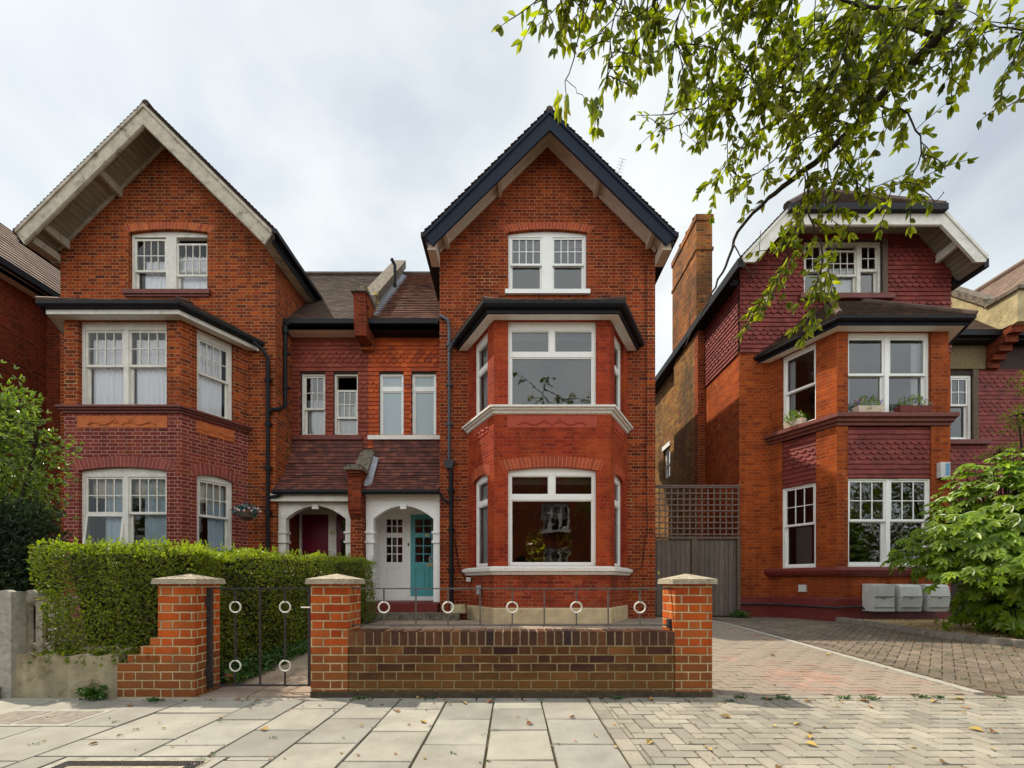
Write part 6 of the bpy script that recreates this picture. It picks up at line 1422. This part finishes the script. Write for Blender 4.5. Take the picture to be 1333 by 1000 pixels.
subs = [
    ([(1222, 50, 3.4), (1160, 30, 3.5), (1085, 62, 3.6), (1010, 68, 3.7), (950, 105, 3.8), (905, 140, 3.85), (850, 150, 3.9)], .026, 11, .0),
    ([(1240, 20, 3.4), (1190, 15, 3.2), (1120, 5, 3.1), (1040, -10, 3.0), (960, -20, 3.0)], .022, 12, .0),
    ([(1150, 10, 3.3), (1146, 50, 3.4), (1150, 85, 3.45), (1160, 108, 3.5)], .014, 6, .0),
    ([(1112, 165, 3.6), (1050, 150, 3.7), (990, 170, 3.8), (950, 205, 3.85), (937, 225, 3.9)], .014, 11, .0),
    ([(1172, 98, 3.5), (1110, 105, 3.3), (1040, 120, 3.3), (980, 110, 3.4), (930, 150, 3.5)], .014, 15, .0),
    ([(1140, 135, 3.55), (1180, 150, 3.4), (1200, 190, 3.4), (1185, 235, 3.5), (1170, 255, 3.6)], .010, 7, .15),
    ([(1090, 190, 3.6), (1110, 225, 3.5), (1120, 255, 3.5), (1145, 262, 3.5)], .010, 9, .0),
    ([(1050, 222, 3.7), (1055, 280, 3.6), (1072, 325, 3.6), (1068, 355, 3.6), (1058, 385, 3.6)], .010, 7, .0),
    ([(1075, 200, 3.6), (1085, 250, 3.6), (1082, 290, 3.7)], .008, 9, .0),
    ([(1048, 230, 3.7), (1040, 300, 3.7), (1015, 350, 3.75), (995, 395, 3.8), (975, 420, 3.8)], .008, 5, .05),
    ([(1030, 320, 3.7), (1010, 370, 3.7), (1005, 390, 3.7)], .005, 6, .0),
    ([(1085, 320, 3.7), (1065, 395, 3.6), (1050, 425, 3.6)], .005, 5, .0),
    ([(1120, 270, 3.5), (1180, 235, 3.5), (1215, 262, 3.5), (1228, 250, 3.5)], .006, 2.2, .0),
    ([(1290, 0, 3.2), (1260, 50, 3.2), (1225, 80, 3.25), (1190, 110, 3.3)], .008, 11, .0),
    ([(1345, 10, 3.0), (1330, 60, 3.0), (1308, 100, 3.05), (1300, 150, 3.05)], .008, 8, .1),
    ([(1350, 40, 3.0), (1290, 40, 3.1), (1250, 70, 3.2)], .008, 10, .0),
    ([(1040, -10, 3.0), (960, 20, 3.2), (930, 70, 3.3), (920, 120, 3.4)], .012, 15, .0),
    ([(960, -20, 3.0), (900, -10, 3.1), (880, 40, 3.2), (890, 85, 3.2)], .010, 13, .0),
    ([(900, -20, 3.0), (830, -20, 3.0), (800, 20, 3.0), (795, 70, 3.0), (790, 105, 3.0)], .009, 13, .0),
    ([(830, -30, 3.0), (765, -25, 2.9), (740, 0, 2.9)], .006, 13, .0),
    ([(765, -25, 2.9), (715, -15, 2.9), (695, 8, 2.9)], .005, 12, .0),
    ([(850, -20, 3.0), (845, 30, 3.0), (825, 60, 3.0)], .006, 13, .0),
    ([(1000, 10, 3.1), (985, 60, 3.2), (970, 110, 3.3)], .007, 15, .0),
    ([(1090, -5, 3.1), (1060, 50, 3.2), (1020, 90, 3.2), (1000, 140, 3.3)], .008, 15, .0),
    ([(1120, 5, 3.1), (1100, 60, 3.1), (1080, 120, 3.2), (1060, 150, 3.3)], .008, 15, .0),
    ([(1180, 10, 3.2), (1150, 60, 3.2), (1130, 110, 3.3), (1090, 150, 3.3)], .008, 14, .0),
    ([(1090, 160, 3.5), (1030, 190, 3.5), (985, 225, 3.6), (955, 230, 3.6)], .006, 8, .0)]
for pts, r, dens, skip in subs:
    q = limb(PP(pts), r * .7, .003); spray(q, dens * (2.3 if max(p[1] for p in pts) > 270 else 2.45), (.12, .28) if max(p[1] for p in pts) > 270 else (.14, .36), skip=skip, spread=1.0)
spray(main[6:], 7)
spray(tail[:6], 1.2, (.08, .16), .7)
# bare hanging twig with the yellow tuft in front of the gable tip
q = limb(PP([(765, -25, 2.9), (758, 20, 2.8), (748, 70, 2.75), (737, 105, 2.7), (734, 128, 2.7)]), .006, .002); 
q2 = limb(PP([(737, 104, 2.7), (752, 118, 2.7), (768, 133, 2.7)]), .002, .0015)
for i in range(13): leaf(ly if i < 8 else lv, q[-1] + Vector((RU(-.05, .04), RU(-.05, .05), RU(-.02, .02))), Vector((RU(-.5, .5), RU(-.3, .3), -1)), rvec() + Vector((0, -1, 0)), RU(.07, .11), RU(.025, .036), .15)
for i in range(7): leaf(lv, q2[-1] + Vector((RU(-.03, .09), RU(-.03, .03), RU(-.03, .05))), Vector((RU(-.4, .5), RU(-.3, .3), -1)), rvec() + Vector((0, -1, 0)), RU(.06, .10), RU(.03, .04), .15)
q = limb(PP([(905, 140, 3.85), (880, 165, 3.8), (850, 158, 3.8), (835, 150, 3.8)]), .004, .002); spray(q, 7, (.08, .16), .6)
q = limb(PP([(940, 150, 3.6), (912, 185, 3.6), (890, 172, 3.6)]), .003, .0015); spray(q, 3, (.06, .1), .45)
# the rest of the crown above and behind the viewer's head, out of the frame, seen in the window panes
for pts in ([(4.3, 1.9, 4.2), (3.6, 1.6, 6.0), (2.6, 1.4, 7.4), (1.2, 1.3, 8.3)], [(4.3, 1.8, 4.4), (3.2, .6, 6.2), (2.2, .2, 7.6), (.8, .4, 8.9)], [(4.6, 1.7, 4.2), (4.8, .5, 6.2), (4.4, -.5, 7.8), (3.0, -.8, 8.8)], [(4.7, 1.7, 4.4), (5.6, 1.4, 6.2), (6.0, 1.2, 7.6)], [(4.7, 1.7, 4.0), (5.8, .4, 5.2), (6.8, -.3, 6.2)]):
    q = limb(pts, .06, .01, 5); 
    for i in range(3, len(q), 2): v = rvec() * .9; v.z = abs(v.z) * .4; qq = limb([q[i], q[i] + v * .6, q[i] + v * 1.2], .012, .004, 3, 5); spray(qq, 8, size=1.5)
print('tree leaves', (len(lv.f)) // 2)
wood.build('trunk', 'bark', T, uv=False, smooth=True); lv.build('crown', 'leaf_cherry', T, uv=False); ly.build('yellow_leaves', 'leaf_cherry_yellow', T, uv=False)

# ------------------------------------------------------------------ across the street (seen in the window panes)
T = thing('terraced_house', (2, -13, 0), 'brick house across the street, seen only as a reflection in the panes', 'house')
fo = Fr((8, -11), (-6, -11)); ops = [(4.2, 6.0, 1.2, 3.2, 0), (4.2, 6.0, 4.4, 6.2, 0), (8.4, 10.4, 1.2, 3.2, 0), (8.4, 10.4, 4.4, 6.2, 0), (1, 2.2, 4.4, 6.0, 0), (6.6, 7.6, .2, 2.6, 0)]
mb = MB(); panel(mb, fo, -.1, 7.4, ops, .12); mb.box(-6, 8, -16, -11.4, -.1, 7.3); mb.xz([(-2, 7.3), (8, 7.3), (3, 10.6)], -16, -11.01); mb.build('wall', 'brick_red', T)
for o in ops[:5]: window(T, fo, o, 'sash', fr_units=[1, 1, 1], nx=3, nz=2, mull=.14, fw=.1)
for o in ops[:4]: mb = MB(); fo.box(mb, o[0] - .1, o[1] + .1, o[2] - .15, o[2], -.12, .1); mb.build('sill', 'white_paint', T)
mb = MB(); fo.box(mb, 6.6, 7.6, .2, 2.6, .05, .1); mb.build('front_door', 'navy_paint', T)
T = thing('terraced_house', (-13, -13, 0), 'second brick house across the street, seen only as a reflection in the panes', 'house')
fo = Fr((-7, -11), (-19, -11)); ops = [(2, 3.8, 1.2, 3.2, 0), (2, 3.8, 4.4, 6.2, 0), (8, 9.8, 4.4, 6.2, 0)]
mb = MB(); panel(mb, fo, -.1, 7.2, ops, .12); mb.box(-19, -7, -16, -11.4, -.1, 7.1); mb.build('wall', 'brick_dark_red', T)
for o in ops: window(T, fo, o, 'sash', fr_units=[1, 1], nx=3, nz=2, mull=.14, fw=.1)
mb = MB()
for i in range(9000):
    x = RU(-18, 9); z = R() * 1.9; leaf(mb, Vector((x, -9.2 + RU(-.2, .2) - (.5 if z > 1.7 else 0) * R(), z * (1 + .2 * sin(x * 2)))), rvec(), rvec(), .16, .1, .2, True)
tag(mb.build('far_hedge', 'leaf_hedge', uv=False), 'long hedge across the street, seen only as a reflection', 'hedge')

for i, (x, y, h, lab) in enumerate(((13, -12, 8.5, 'first tree across the street right of the brick house, seen as a reflection'), (19, -12, 9.5, 'second tree across the street, further right, seen as a reflection'), (26, -12, 9, 'third tree across the street, far right, seen as a reflection'), (-22, -11, 8, 'tree across the street far left, seen as a reflection'))):
    T = thing('street_tree', (x, y, 0), lab, 'tree', 'trees across the street'); mb = MB(); mb.tube([(x, y, -.1), (x + .1, y, h * .35), (x, y, h * .6)], [.2, .15, .08], 8)
    for k in range(6): a = k * 1.05; mb.tube([(x, y, h * .35), (x + cos(a) * h * .2, y + sin(a) * h * .18, h * .62)], [.09, .03], 5)
    mb.build('trunk', 'bark', T); mb = MB()
    for k in range(3600):
        v = rvec(); q = RU(.5, 1.05) * (1 + .15 * sin(7 * v.x + 4 * v.z)); leaf(mb, Vector((x + v.x * h * .38 * q, y + v.y * h * .3 * q, h * .55 + v.z * h * .45 * q)), rvec(), rvec(), .3, .17, .2, True)
    mb.build('crown', 'leaf_hedge', T, uv=False)

bush('garden_bush', 'bright green bush in the back garden, glimpsed through the ground floor bay window', 'bush', [(1.2, 19.5, 1.4, 1.4, .8, 1.5), (3.0, 20, 3.0, 1.8, 1, 3.0), (.4, 20.5, 3.2, 1.9, 1, 3.2), (1.8, 20.5, 3.4, 1.9, 1, 3.2)], 'leaf_hedge', 9000, .24, .15, (1.2, 20, 0))
